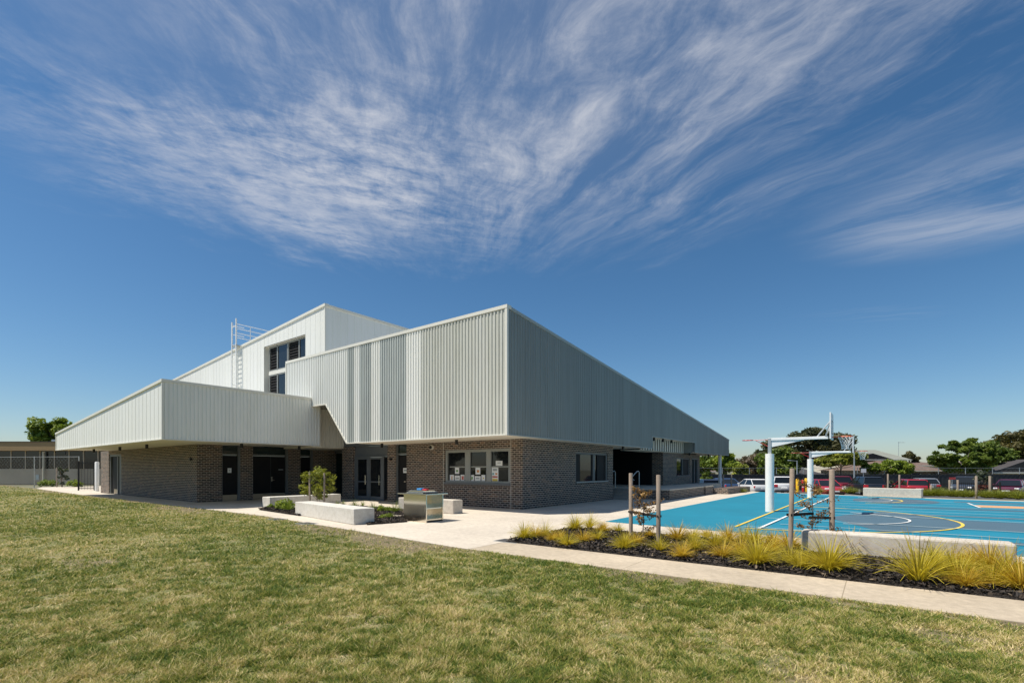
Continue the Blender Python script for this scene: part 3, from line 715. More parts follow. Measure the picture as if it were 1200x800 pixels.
# right wall window
yw0, yw1, zw0, zw1 = 19.80, 23.13, .95, 2.39
rw = bp(MB().box(XB-.14, XB-.12, yw0+.1, yw1-.1, zw0+.08, zw1-.08), 'window', M['glass'])
fb = MB().box(XB-.16, XB-.03, yw0, yw0+.07, zw0, zw1).box(XB-.16, XB-.03, yw1-.1, yw1, zw0, zw1).box(XB-.16, XB-.03, yw0, yw1, zw1-.07, zw1)
fb.box(XB-.15, XB-.05, 21.62, 21.80, zw0+.08, zw1-.07)
fb.build('window_frame', M['frame'], rw, off=BR)
MB().box(XB-.16, XB+.05, yw0, yw1, zw0, zw0+.07).build('window_sill', M['frame_light'], rw, off=BR)
MB().box(XB-.12, XB-.08, yw0+.1, 20.35, zw0+.08, zw1-.08).build('louvre_panel', M['black_paint'], rw, off=BR)
MB().box(XB-.12, XB-.08, 22.1, 22.85, zw0+.08, zw1-.08).build('louvre_panel', M['black_paint'], rw, off=BR)
# far wall window and door
rw2 = bp(MB().box(XB-.14, XB-.12, 34.05, 36.85, 1.2, 2.38), 'window', M['glass'])
MB().box(XB-.16, XB-.04, 34.0, 34.1, 1.15, 2.42).box(XB-.16, XB-.04, 36.8, 36.9, 1.15, 2.42).box(XB-.16, XB-.04, 34.1, 36.8, 2.34, 2.42).box(XB-.15, XB-.05, 35.4, 35.5, 1.2, 2.34).box(XB-.16, XB+.04, 34.0, 36.9, 1.1, 1.17).build('window_frame', M['frame'], rw2, off=BR)
MB().box(XB-.115, XB-.08, 35.5, 36.8, 1.2, 2.34).build('louvre_panel', M['black_paint'], rw2, off=BR)
dd = bp(MB().box(XB-.16, XB-.12, 37.55, 39.0, .56, 2.42), 'door', M['glass'])
MB().box(XB-.17, XB-.02, 37.5, 37.6, .54, 2.45).box(XB-.17, XB-.02, 38.95, 39.05, .54, 2.45).box(XB-.17, XB-.02, 38.2, 38.32, .54, 2.38).box(XB-.17, XB-.02, 37.6, 38.95, 2.36, 2.45).build('door_frame', M['frame'], dd, off=BR)
# glass entrance doors in the front wall
yd = YB+.12
ge = bp(MB().box(-22.40, -19.50, yd+.05, yd+.10, 2.30, 2.80).box(-22.40, -22.20, yd+.0, yd+.1, 0, 2.30).box(-21.26, -21.12, yd, yd+.1, 0, 2.3).box(-20.12, -19.95, yd, yd+.1, 0, 2.3).box(-19.58, -19.50, yd, yd+.1, 0, 2.3)
        .box(-22.2, -21.26, yd, yd+.1, 2.22, 2.3).box(-21.12, -20.12, yd, yd+.1, 2.22, 2.3).box(-19.95, -19.58, yd, yd+.1, 2.24, 2.3), 'entrance_frame', M['frame'])
for a, b in ((-22.19, -21.27), (-21.11, -20.13)):
    dl = bp(MB().box(a, a+.08, yd+.01, yd+.06, .02, 2.21).box(b-.08, b, yd+.01, yd+.06, .02, 2.21).box(a+.08, b-.08, yd+.01, yd+.06, .02, .2).box(a+.08, b-.08, yd+.01, yd+.06, 2.12, 2.21).box(a+.08, b-.08, yd+.01, yd+.06, .92, .98), 'door', M['frame'])
    MB().box(a+.08, b-.08, yd+.03, yd+.04, .2, 2.12).build('door_glass', M['glass'], dl, off=BR)
    MB().tube([(b-.14, yd-.04, .8), (b-.14, yd-.04, 1.3)], .014).build('door_handle', M['steel'], dl, off=BR)
bp(MB().box(-19.94, -19.59, yd+.03, yd+.04, .03, 2.23), 'sidelight', M['glass'])
# narrow service door
sdv = bp(MB().box(-18.80, -18.10, YB+.12, YB+.17, .03, 2.30), 'door', M['black_paint'])
MB().box(-18.88, -18.80, YB+.05, YB+.2, 0, 2.8).box(-18.10, -18.07, YB+.05, YB+.2, 0, 2.8).box(-18.80, -18.10, YB+.05, YB+.2, 2.31, 2.38).build('door_frame', M['frame'], sdv, off=BR)
MB().box(-18.80, -18.10, YB+.12, YB+.14, 2.385, 2.79).build('transom_window', M['glass_tint'], sdv, off=BR)
MB().tube([(-18.2, YB+.07, 1.0), (-18.33, YB+.07, 1.0)], .012).build('door_handle', M['steel'], sdv, off=BR)
# alcove between the two volumes
bp(MB().box(-26.37, -26.13, 13.75, 17.1, 2.88, 4.75), 'alcove_panel', M['frame'])
bp(MB().box(-26.118, -23.1, 17.0, 17.1, 0, 4.75), 'alcove_glazing', M['alcove_glass'])
bp(MB().box(-24.9, -24.8, 16.94, 17.0, 0, 4.75).box(-24.1, -24.02, 16.94, 17.0, 0, 4.75).box(-26.1, -23.3, 16.93, 17.0, 2.55, 2.75), 'alcove_frame', M['frame'])
bp(ribs('y', -23.25, 13.72, 15.6, 2.75, 4.74, 1), 'wall_cladding', M['cream_trim'], label='shaded ribbed cladding in the recess')
bp(MB().box(-26.1, -23.26, 13.75, 16.9, 2.72, 2.86), 'soffit', M['soffit'])
bp(MB().box(-23.4, -23.35, YB+.02, 17.0, 2.80, 4.75), 'alcove_panel', M['dark_clad'])
bp(MB().box(-23.3, -19.3, YB+.02, YB+.2, 2.806, 4.75), 'alcove_panel', M['frame'])
# low volume
def ztl(x): return 5.10+(x-LXF)/(-40.45-LXF)*(3.79-5.10)
LE = -40.45
bp(ribs('x', LYF, LE, LXF, 2.80, lambda x: ztl(x)-.02, -1, .46, .008, 'seam'), 'wall_cladding', M['white_clad'], label='white standing seam cladding')
bp(ribs('y', LXF, LYF, 13.70, 2.80, 5.08, 1, .15, .025), 'wall_cladding', M['pale_clad'], label='pale ribbed cladding over the three doors')
bp(MB().ext([(LE, 2.82), (LXF-.03, 2.82), (LXF-.03, ztl(LXF)-.05), (LE, ztl(LE)-.05)], 'y', LYF+.004, LYF+.1), 'fascia_backing', M['white_clad'])
bp(MB().box(LXF-.1, LXF-.004, LYF+.11, 13.7, 2.82, 5.05), 'fascia_backing', M['pale_clad'])
bp(MB().ext([(LE-.04, ztl(LE-.04)-.06), (LXF+.05, ztl(LXF)-.06), (LXF+.05, ztl(LXF)+.05), (LE-.04, ztl(LE-.04)+.05)], 'y', LYF-.05, LYF+.2).box(LXF-.15, LXF+.048, LYF+.202, 13.72, 5.04, 5.15), 'parapet_cap', M['cream_trim'])
bp(MB().box(LXF-.02, LXF+.03, LYF-.035, LYF+.04, 2.80, 5.03), 'corner_flashing', M['cream_trim'])
bp(MB().box(LE-.03, LE+.03, LYF-.035, LYF+.1, 2.8, ztl(LE)-.07), 'corner_flashing', M['cream_trim'])
bp(MB().box(LE, LXF+.04, LYF-.04, LYF+.05, 2.76, 2.80).box(LXF-.05, LXF+.04, LYF+.052, 13.70, 2.76, 2.80), 'drip_edge', M['cream_trim'])
bp(MB().box(LXF-.1, LXF+.03, 13.70, 13.72, 2.76, 5.04), 'corner_flashing', M['cream_trim'])
bp(MB().box(LE, LXF-.11, LYF+.105, LYB+.02, 2.806, 2.82).box(LXB-.02, LXF-.11, LYB+.022, 13.7, 2.806, 2.82).box(LE, -39.3, LYB+.022, 24, 2.806, 2.82), 'soffit', M['soffit'])
bp(MB().add([(LXF-.1, LYF+.1, 4.85), (LXF-.1, 14.75, 4.85), (LE+.05, 14.75, 3.6), (LE+.05, LYF+.1, 3.6)], [(0, 1, 2, 3)]), 'roof_sheet', M['roof'])
bp(MB().ext([(LYF+.1, 2.82), (24, 2.82), (24, 3.7), (LYF+.1, 3.7)], 'x', LE, LE+.08), 'rear_fascia', M['white_clad'])
wallX(LYB, LYB+.25, -42.2, LXB, [(-40.36, -37.75, 0, 2.55)])
wallY(LXB-.25, LXB, LYB+.252, 17.1, [(10.62, 11.50, 0, 2.80), (12.10, 14.02, 0, 2.80), (14.72, 15.50, 0, 2.80)])
# doors of the low volume
def xdoor(y0, y1, double, beige=True, sign=False):
    xd = LXB-.12
    d = bp(MB().box(xd-.04, xd, y0+.03, y1-.12, .30, 2.30), 'door', M['black_paint'])
    MB().box(xd-.06, xd+.09, y0, y0+.03, 0, 2.8).box(xd-.06, xd+.09, y1-.12, y1, 0, 2.8).box(xd-.06, xd+.05, y0+.03, y1-.12, 2.305, 2.38).build('door_frame', M['frame'], d, off=BR)
    tr = MB().box(xd-.03, xd-.01, y0+.03, y1-.12, 2.385, 2.79)
    if double: tr.box(xd-.03, xd+.03, (y0+y1)/2-.05, (y0+y1)/2, 2.385, 2.79)
    tr.build('transom_window', M['glass_tint'], d, off=BR)
    MB().box(xd-.035, xd+.006, y0+.03, y1-.12, .02, .295).build('kick_plate', M['beige_plate'], d, off=BR)
    if double:
        ym = y0+.55*(y1-y0); MB().box(xd+.001, xd+.012, ym-.04, ym+.04, .95, 1.2).tube([(xd+.05, ym, 1.02), (xd+.05, ym+.12, 1.02)], .012).build('door_handle', M['steel'], d, off=BR)
        MB().box(xd+.001, xd+.003, y0+.82*(y1-y0)-.15, y0+.82*(y1-y0)+.12, 1.56, 1.60).build('door_plate', M['galv'], d, off=BR)
        MB().box(xd+.0005, xd+.002, ym-.06, ym-.052, .3, 2.29).build('leaf_joint', M['frame'], d, off=BR)
    return d
d1_ = xdoor(10.62, 11.50, False); xdoor(12.10, 14.02, True); xdoor(14.72, 15.50, False)
ym = 11.0; sg = MB().box(LXB-.118, LXB-.112, ym-.08, ym+.10, 1.42, 1.66).build('door_sign', M['paper'], d1_, off=BR)
MB().box(LXB-.1115, LXB-.110, ym-.02, ym+.04, 1.50, 1.58).build('sign_symbol', M['galv'], sg, off=BR)
# left wall glazed door
ld = bp(MB().box(-40.26, -37.85, LYB+.14, LYB+.16, .05, 2.45), 'door', M['black_paint'])
MB().box(-40.36, -40.2, LYB+.05, LYB+.2, 0, 2.55).box(-37.9, -37.75, LYB+.05, LYB+.2, 0, 2.55).box(-38.75, -38.6, LYB+.05, LYB+.2, 0, 2.45).box(-40.2, -37.9, LYB+.05, LYB+.2, 2.43, 2.55).build('door_frame', M['frame'], ld, off=BR)
MB().box(-39.7, -38.76, LYB+.125, LYB+.138, .03, .32).build('kick_plate', M['beige_plate'], ld, off=BR)
MB().box(-38.6, -37.9, LYB+.1, LYB+.138, .03, 2.43).build('side_panel', M['frame'], ld, off=BR)
# tall volume
YT = 14.8; XT = -23.76
def ztt(x): return 10.43+(x-XT)/(-44.69-XT)*(8.81-10.43)
TE = -58.0
# front sheet with the stepped window opening
ox0, ox1 = -30.45, -25.72
def tallsheet(a, b, z0, z1f): return ribs('x', YT, a, b, z0, z1f, -1, .46, .008, 'seam')
bp(tallsheet(TE, ox0, 3.0, lambda x: ztt(x)-.02), 'wall_cladding', M['white_clad'], label='white standing seam upper wall')
bp(tallsheet(ox0, ox1, 9.17, lambda x: ztt(x)-.02), 'wall_cladding', M['white_clad'], label='white standing seam upper wall')
bp(tallsheet(ox1, XT, 4.0, lambda x: ztt(x)-.02), 'wall_cladding', M['white_clad'], label='white standing seam upper wall')
bp(ribs('y', XT, YT, 40, 4.6, 10.41, 1, .46, .012, 'seam'), 'wall_cladding', M['white_clad'], label='white standing seam upper wall')
bp(MB().ext([(TE, ztt(TE)-.05), (XT+.06, 10.38), (XT+.06, 10.52), (TE, ztt(TE)+.08)], 'y', YT-.06, YT+.2).box(XT-.2, XT+.06, YT+.202, 40, 10.38, 10.50), 'parapet_cap', M['cream_trim'])
bp(MB().box(XT-.03, XT+.025, YT-.026, YT+.03, 5, 10.37), 'corner_flashing', M['cream_trim'])
bp(MB().add([(XT-.1, YT+.1, 10.2), (XT-.1, 40, 10.2), (TE, 40, 7.4), (TE, YT+.1, 7.4)], [(0, 1, 2, 3)]), 'roof_sheet', M['roof'])
bp(MB().box(TE, XT-.06, YT+.35, YT+.45, 2.9, 7.3), 'core_wall', M['dark_room'])
bp(MB().box(ox0, ox1, YT+.35, YT+.4, 4.5, 9.17).box(ox0-.02, ox0, YT, YT+.36, 4.5, 9.17).box(ox1, ox1+.02, YT, YT+.36, 4.5, 9.17).box(ox0, ox1, YT, YT+.36, 9.17, 9.2), 'window_reveal', M['cream_trim'])
def clere(x0, x1, z0, z1, split):
    yy = YT+.16
    r0 = bp(MB().box(split+.08, x1-.06, yy+.04, yy+.06, z0+.06, z1-.06), 'window', M['glass'])
    MB().box(x0, x0+.05, yy, yy+.1, z0, z1).box(x1-.06, x1, yy, yy+.1, z0, z1).box(split, split+.08, yy, yy+.1, z0, z1).box(x0+.05, x1-.06, yy, yy+.1, z0, z0+.06).box(x0+.05, x1-.06, yy, yy+.1, z1-.06, z1).build('window_frame', M['frame_light'], r0, off=BR)
    lv = MB().box(x0+.05, split, yy+.09, yy+.1, z0+.06, z1-.06); k = 8
    for i in range(k):
        zz_ = z0+.08+(z1-z0-.14)*i/k
        lv.add([(x0+.05, yy+.01, zz_), (split, yy+.01, zz_), (split, yy+.085, zz_+.09), (x0+.05, yy+.085, zz_+.09), (x0+.05, yy+.02, zz_-.008), (split, yy+.02, zz_-.008), (split, yy+.09, zz_+.08), (x0+.05, yy+.09, zz_+.08)], [(0, 1, 2, 3), (7, 6, 5, 4), (0, 4, 5, 1)])
    lv.build('louvres', M['black_paint'], r0, off=BR)
clere(-30.15, -27.95, 7.64, 9.14, -29.2); clere(-27.9, -25.72, 7.72, 9.14, -26.72); clere(-30.15, -27.95, 5.9, 7.4, -29.2); clere(-27.9, -25.72, 5.9, 7.4, -26.72)
bp(MB().box(-30.15, -25.72, YT+.14, YT+.3, 7.41, 7.63), 'spandrel_panel', M['cream_trim'])
# ladder with guard rails
lx0, lx1 = -34.23, -33.62; ly = YT-.28
ld_ = MB()
for x in (lx0, lx1): ld_.box(x-.03, x+.03, ly-.035, ly+.035, 4.5, 11.35 if x == lx0 else 11.5)
for z in np.arange(4.7, 10.0, .3): ld_.tube([(lx0, ly, z), (lx1, ly, z)], .018, 6)
for z in (5.2, 7.2, 9.2):
    for x in (lx0, lx1): ld_.box(x-.015, x+.015, ly, YT, z-.02, z+.02)
lad = bp(ld_, 'roof_ladder', M['white_paint'], label='white roof access ladder with guard rails')
gr = MB()
for z in (10.25, 10.55, 10.85, 11.15): gr.tube([(lx1, ly, z), (lx1, YT+4.6, z)], .022, 6)
for yy in (ly+.9, YT+2.0, YT+3.3, YT+4.6): gr.tube([(lx1, yy, 9.5), (lx1, yy, 11.15)], .022, 6)
for z in (10.55, 11.15): gr.tube([(lx0, ly, z), (lx0, YT+.5, z)], .022, 6)
gr.tube([(lx0, ly-.02, 11.0), (lx1, ly-.02, 11.0)], .02, 6)
gr.build('guard_rail', M['white_paint'], lad, off=BR)
MB().box(lx0-.05, lx1+.05, ly, YT+.3, 9.72, 9.78).build('ladder_platform', M['galv'], lad, off=BR)
# soffit lights
def downlight(x, y, z=2.80):
    o = bp(MB().tube([(x, y, z-.20), (x, y, z)], .065, 12), 'soffit_light', M['black'])
    MB().tube([(x, y, z-.202), (x, y, z-.20)], .045, 12).build('lens', M['galv'], o, off=BR)
for px in (77, 110, 140.5, 172): downlight(onY(px, 8.1), 8.1)
for px in (283, 350.7): downlight(-23.9, onX(px, -23.9))
for px in (447.5, 535): downlight(onY(px, 14.5), 14.5)
for px in (730,): downlight(-10.75, onX(px, -10.75))
for px in (766.5, 777, 787): downlight(-10.55, onX(px, -10.55), 3.48)
for px in (808, 830): downlight(-10.9, onX(px, -10.9))
# dome camera and small wall lights
dc = bp(MB().tube([(-16.3, YB-.001, 2.60), (-16.3, YB-.10, 2.60)], .11, 14), 'security_camera', M['cream_trim'])
MB().tube([(-16.3, YB-.10, 2.60), (-16.3, YB-.15, 2.58), (-16.3, YB-.18, 2.57)], [.085, .07, .02], 12).build('camera_dome', M['black'], dc, off=BR)
bp(MB().box(onY(225, LYB)-.05, onY(225, LYB)+.05, LYB-.12, LYB-.001, 2.05, 2.15), 'wall_light', M['black'])
bp(MB().box(-19.25, -19.13, YB-.1, YB-.001, 2.05, 2.15), 'wall_light', M['black'])
bp(MB().tube([(-19.25, YB-.001, .45), (-19.25, YB-.08, .45)], .05, 10), 'wall_tap', M['steel'])
# portico post
bp(MB().tube([(-10.6, 43.2, 0), (-10.6, 43.2, 2.8)], .13, 14), 'canopy_post', M['white_paint'])
# terrace in front of the entry
tr_ = bp(MB().box(-16, -8.62, 25.06, 31.299, 0, .485).box(XB+.002, -8.5, 31.301, 33.0, 0, .485), 'terrace', M['brick'])
MB().box(-16, -8.6, 25.04, 31.299, .487, .55).box(XB+.002, -8.48, 31.301, 33.02, .487, .55).build('terrace_slab', M['pavement'], tr_, off=BR)
MB().box(XB+.002, -9.6, 33.022, 39.5, 0, .54).build('landing', M['pavement'], tr_, off=BR)
stp = MB()
for i in range(4): stp.box(-16 if i else -16, -10.35, 25.04-.32*(4-i)+.002, 25.036, .0 if i == 0 else .1375*i, .1375*(i+1)-(.001 if i == 3 else 0))
MB().add(stp.v, stp.f).build('steps', M['cover'], tr_, off=BR)
def handrail(x):
    m_ = MB().tube([(x, 24.75, 1.02), (x, 24.6, 1.05), (x, 24.45, 1.12), (x, 24.5, 1.2), (x, 25.1, 1.47), (x, 25.35, 1.50), (x, 25.45, 1.44), (x, 25.45, .56)], .024, 8)
    m_.build('handrail', M['galv'], tr_, off=BR)
handrail(onY(721, 25.45)); handrail(onY(749, 25.45))

# paper notices inside windows
def notice(x0, x1, z0, z1, label, art=None, y=None):
    y = y or YB+.06+.045
    o = MB().box(x0, x1, y-.002, y, z0, z1).build('paper_notice', M['paper']); tag(o, label, 'notice', 'paper notices taped inside the front windows')
    if art:
        for c, (a, b, cz, d) in art:
            mm = M['art_'+c]; MB().box(x0+(x1-x0)*a, x0+(x1-x0)*b, y-.004, y-.0022, z0+(z1-z0)*cz, z0+(z1-z0)*d).build('printed_block', mm, o)
for n_, c in dict(green=(.12, .3, .08), orange=(.6, .25, .08), red=(.5, .15, .12), yellow=(.65, .5, .1), grey=(.35, .38, .38), teal=(.1, .35, .38)).items(): M['art_'+n_] = mat('art_'+n_, c, .7, .3, 30)
def fx(px): return onY(px, YB+.1)
def fz(px, py): return zat(onY(px, YB+.1), YB+.1, py)
def nt_(a, b, c, d, label, art):   # from the zoomed sheet, 13.33 px per photo px
    p0, p1, t0, t1 = 520+a/13.33, 520+b/13.33, 520+c/13.33, 520+d/13.33
    notice(fx(p0), fx(p1), fz((p0+p1)/2, t1), fz((p0+p1)/2, t0), label, art)
nt_(175, 240, 365, 465, 'white notice with small green picture, upper one in the left pane', [('green', (.3, .7, .3, .6))])
nt_(95, 160, 480, 580, 'white notice with thin orange strip, bottom left of the left pane', [('orange', (.4, .6, .2, .8))])
nt_(172, 250, 492, 570, 'plain white landscape notice, bottom middle of the left pane', [('grey', (.2, .8, .35, .6))])
nt_(263, 322, 480, 582, 'notice with pink red picture, bottom right of the left pane', [('red', (.25, .85, .25, .8))])
nt_(495, 570, 368, 475, 'white notice with orange flower picture, upper one in the middle pane', [('orange', (.3, .75, .3, .65))])
nt_(408, 474, 482, 582, 'notice with dark green and yellow picture, bottom left of the middle pane', [('green', (.35, .7, .3, .7)), ('yellow', (.2, .35, .2, .4))])
nt_(485, 575, 500, 575, 'white landscape notice with lines of text, bottom middle of the middle pane', [('grey', (.2, .8, .4, .65))])
nt_(588, 648, 482, 585, 'pale notice with faint yellow picture, bottom right of the middle pane', [('yellow', (.4, .7, .4, .6))])
nt_(812, 915, 262, 340, 'white landscape notice high in the right pane, above the tall poster', [('grey', (.25, .75, .5, .7))])
nt_(748, 852, 362, 598, 'tall white poster with rows of orange and teal pictures in the right pane', [('grey', (.2, .8, .75, .9)), ('teal', (.1, .35, .5, .62)), ('orange', (.55, .85, .5, .62)), ('red', (.1, .9, .3, .42)), ('yellow', (.1, .9, .08, .24))])
o = MB().box(-18.45, -18.14, YB+.115, YB+.118, 1.42, 1.66).build('paper_notice', M['paper']); tag(o, 'white paper notice on the narrow black door', 'notice')
MB().box(-18.40, -18.2, YB+.112, YB+.1145, 1.50, 1.60).build('printed_block', M['art_grey'], o)

# ------------------------------------------------------------------ concrete benches
def block(name, poly, h, m, label, group=None, bev=.02):
    c = (sum(p[0] for p in poly)/len(poly), sum(p[1] for p in poly)/len(poly))
    o = MB().prism([(x-c[0], y-c[1]) for x, y in poly], 0, h).build(name, m, loc=(c[0], c[1], .001), bevel=bev)
    return tag(o, label, 'bench', group)
block('concrete_bench', [(-16.27, 8.98), (-11.93, 8.33), (-11.80, 8.95), (-16.18, 9.58)], .46, M['precast_white'], 'white concrete bench block nearest the lawn, in front of the young tree')
block('concrete_bench', [(-20.85, 10.05), (-20.2, 10.05), (-20.2, 13.4), (-20.85, 13.4)], .43, M['precast_white'], 'low concrete bench in front of the double black doors')
block('concrete_bench', [(-15.0, 12.5), (-12.04, 12.5), (-12.04, 13.0), (-15.0, 13.0)], .49, M['precast'], 'concrete bench behind the steel barbecue')
block('concrete_wall', [(-1.15, 10.62), (1.72, 10.62), (1.72, 11.05), (-1.15, 11.05)], .43, M['precast'], 'long low concrete seating wall between the mulch bed and the blue court', None, .035)['category'] = 'wall'
block('concrete_wall', [(-.68, 35.75), (1.95, 35.05), (2.05, 35.5), (-.6, 36.2)], .50, M['precast'], 'cream concrete wall on the far side of the court in front of the cars')['category'] = 'wall'
# drain covers
for (px, py, lb) in ((324, 608, 'dark steel pit cover in the pavement near the left bench'), (359, 613, 'dark steel pit cover in the pavement beside the front bench'), (597, 633.6, 'dark pit cover at the tip of the mulch bed')):
    x, y = g(px, py); t_ = empty('pit_cover', (x, y, 0), label=lb, cat='drain cover', group='pit covers set in the pavement')
    MB().box(-.28, .28, -.18, .18, -.05, .004).build('cover_plate', M['asphalt'], t_)
    fr = MB().box(-.31, .31, -.21, -.181, -.05, .006).box(-.31, .31, .181, .21, -.05, .006).box(-.31, -.281, -.18, .18, -.05, .006).box(.281, .31, -.18, .18, -.05, .006); fr.build('rim', M['galv'], t_)

# ------------------------------------------------------------------ barbecue
bb = empty('barbecue', (-11.2, 10.32, 0), label='stainless steel public barbecue cabinet with wide bench top', cat='barbecue')
MB().box(-.50, .50, -.36, -.32, .0, .82).build('side_panel', M['steel'], bb, bevel=.004)
MB().box(-.50, .50, .32, .36, .0, .82).build('side_panel', M['steel'], bb, bevel=.004)
MB().box(-.50, -.1, -.32, .32, .05, .81).build('cabinet', M['steel'], bb)
MB().box(-.1, .47, -.32, .32, .40, .43).box(-.1, .47, -.32, .32, .05, .09).box(-.1, -.06, -.32, .32, .09, .40).build('shelf', M['steel'], bb)
MB().box(-.70, .58, -.44, .48, .825, .86).build('bench_top', M['steel'], bb, bevel=.006)
hp = MB().box(-.45, .30, -.30, .30, .862, .90).ext([(-.43, .90), (.28, .90), (.24, .935), (.14, .950), (-.29, .950), (-.39, .935)], 'y', -.25, .25); hp.build('hot_plate', M['steel'], bb, bevel=.01)
MB().box(.301, .40, -.26, .26, .862, .89).build('grease_tray', M['black'], bb)
tag(MB().box(-.10, .10, -.08, .08, 0, .05).build('cloth', M['blue_cloth'], bevel=.02, loc=(-11.38, 10.36, .951)), 'small blue folded cloth on top of the barbecue', 'cloth')
tag(MB().box(-.09, .09, -.06, .06, 0, .035).build('cloth', M['red_paint'], bevel=.012, loc=(-11.15, 10.36, .951)), 'small red cloth on top of the barbecue', 'cloth')

# ------------------------------------------------------------------ plants
def tussock(seed, n=170, h=.55, spread=.42):
    rs = np.random.RandomState(seed); segs = 4; q = []; rn = []
    az = rs.rand(n)*2*np.pi; L_ = h*(.65+.6*rs.rand(n)); lean = .15+rs.rand(n)**.8*1.0
    for i in range(n):
        d = np.array([math.cos(az[i]), math.sin(az[i]), 0]); s = np.array([-d[1], d[0], 0]); p = d*.05*rs.rand(); ang = lean[i]*.35
        pts = [p.copy()]; wd = [.009]
        for k in range(segs):
            ang += lean[i]*.34; st = L_[i]/segs; p = p+(d*math.sin(ang)+np.array([0, 0, 1])*math.cos(ang))*st; pts.append(p.copy()); wd.append(.009*(1-(k+1)/segs*.8))
        tw = s*math.cos(rs.rand()*3)+np.array([0, 0, .3])
        r_0 = rs.rand()
        for k in range(segs):
            a, b = pts[k], pts[k+1]; q.append([a-tw*wd[k], a+tw*wd[k], b+tw*wd[k+1], b-tw*wd[k+1]]); rn.append(np.clip(r_0*.8+.25*(1-k/segs)-.05, 0, 1))
    return np.array(q), np.array(rn)
TUS = []
for i in range(5):
    q, r0 = tussock(20+i, (420, 330, 220, 380, 300)[i], (.55, .50, .62, .46, .58)[i])
    TUS.append(cardmesh('tussock_grass', q, r0, FO['tussock_green'] if i % 2 == 0 else FO['tussock']))
spots = [(614.5, 633, .8), (627, 631, .75), (638, 630, .75), (647, 635, .6), (665, 641, .7), (674, 622, .85), (684, 636, .7), (691, 619.5, .8), (706, 624, .75), (724, 624, .55), (731, 645, .75), (744, 639, .7), (773, 646.5, .65), (794, 634.5, .95), (799, 655, .75), (813, 646, .7), (828, 631, .6), (853, 637.5, 1.0), (847, 655, .8), (884, 638.5, .9), (887, 664, 1.05), (905, 650, .8), (926, 662, .8), (924, 643.5, .95), (954, 643.5, .8), (971, 672, 1.15), (996, 651, 1.05), (1076, 684, 1.25), (1066, 657.5, 1.05), (1115, 663.5, .9), (1123, 684, .9), (1160, 673, 1.1), (1163, 690, .8), (1197, 694, 1.15), (1226, 684, 1.0), (1262, 690, 1.0), (656, 634, .6), (700, 634, .65), (760, 630, .6), (812, 633, .7), (838, 642, .75), (868, 652, .85), (872, 636, .8), (906, 640, .85), (939, 668, .8), (1094, 672, .9), (1140, 669, .85), (1180, 678, .95), (1132, 690, .8), (985, 641, .6)]
for i, (px, py, s) in enumerate(spots):
    x, y = g(px, py); o = link('tussock_grass', TUS[i % 5] if not (785 < px < 800 or 845 < px < 860) else TUS[1], None, (x, y, .01))
    o.scale = (s*.92, s*.92, s*.86); o.rotation_euler.z = i*1.3
    tag(o, 'yellow green tussock grass clump in the dark mulch bed', 'grass clump', 'tussock grass clumps in the mulch bed')

def leafcloud(centers, rad, n, size, seed, flat=1.0, asp=1.0, shade_clump=True):
    rs = np.random.RandomState(seed); k = len(centers); idx = rs.randint(0, k, n)
    u = rs.randn(n, 3); u /= np.linalg.norm(u, axis=1)[:, None]; rr = rs.rand(n)**.45
    c = centers[idx]+u*rr[:, None]*np.array([1, 1, flat])*rad[idx][:, None]
    nrm = u*.6+rs.randn(n, 3)*.7; nrm[:, 2] += .35; nrm /= np.linalg.norm(nrm, axis=1)[:, None]
    a = np.cross(nrm, rs.randn(n, 3)); a /= np.linalg.norm(a, axis=1)[:, None]; b = np.cross(nrm, a)
    s = (size*(.6+.8*rs.rand(n)))[:, None]
    q = np.stack([c-a*s*asp, c-b*s*.5, c+a*s*asp, c+b*s*.5], 1)
    cr = rs.rand(k)
    return q, np.clip(.55*cr[idx]+.45*rs.rand(n), 0, 1)
def make_tree(name, seed, height, rx, crown_bot, clumps, n, leaf, mat_, bark='bark', flat=.75, crad=.28, trunk_r=None, shape='round', ry=None, asp=1.0):
    """returns (leafmesh, trunk MB) around the origin"""
    rs = np.random.RandomState(seed); ry = ry or rx; cz = (height+crown_bot)/2; rz = (height-crown_bot)/2
    C = []
    while len(C) < clumps:
        p = rs.rand(3)*2-1
        l = np.linalg.norm(p)
        if l > 1 or l < .35: continue
        if shape == 'umbrella' and p[2] < -.2: continue
        C.append([p[0]*rx*(1-crad*.5), p[1]*ry*(1-crad*.5), cz+p[2]*rz*(1-crad*.4)])
    C = np.array(C); rad = crad*min(rx, rz*1.3)*(.6+.8*rs.rand(clumps))
    q, r0 = leafcloud(C, rad, n, leaf, seed+1, flat, asp)
    tr = trunk_r or height*.022
    t_ = MB(); lean = (rs.rand(2)-.5)*.08*height
    top = np.array([lean[0], lean[1], crown_bot+rz*.9])
    t_.tube([(0, 0, -.1), (lean[0]*.3, lean[1]*.3, crown_bot*.6), (lean[0]*.7, lean[1]*.7, crown_bot+rz*.3), tuple(top)], [tr*1.25, tr, tr*.75, tr*.3], 8)
    for i in range(min(clumps, 14)):
        c = C[i]; k = .25+.5*rs.rand(); st = np.array([lean[0]*k, lean[1]*k, crown_bot*.55+(top[2]-crown_bot*.55)*k])
        mid = (st+c)/2+np.array([0, 0, -.05*height*rs.rand()])
        t_.tube([tuple(st), tuple(mid), tuple(c)], [tr*.5, tr*.3, tr*.1], 5)
    return cardmesh('crown', q, r0, mat_), t_
def plant_tree(kind, loc, label, cat, args, group=None, bark='bark'):
    root = empty(kind, loc, label=label, cat=cat, group=group)
    me, t_ = make_tree(*args[0], **args[1]); link('crown', me, root); t_.build('trunk', M[bark], root, smooth=True)
    return root
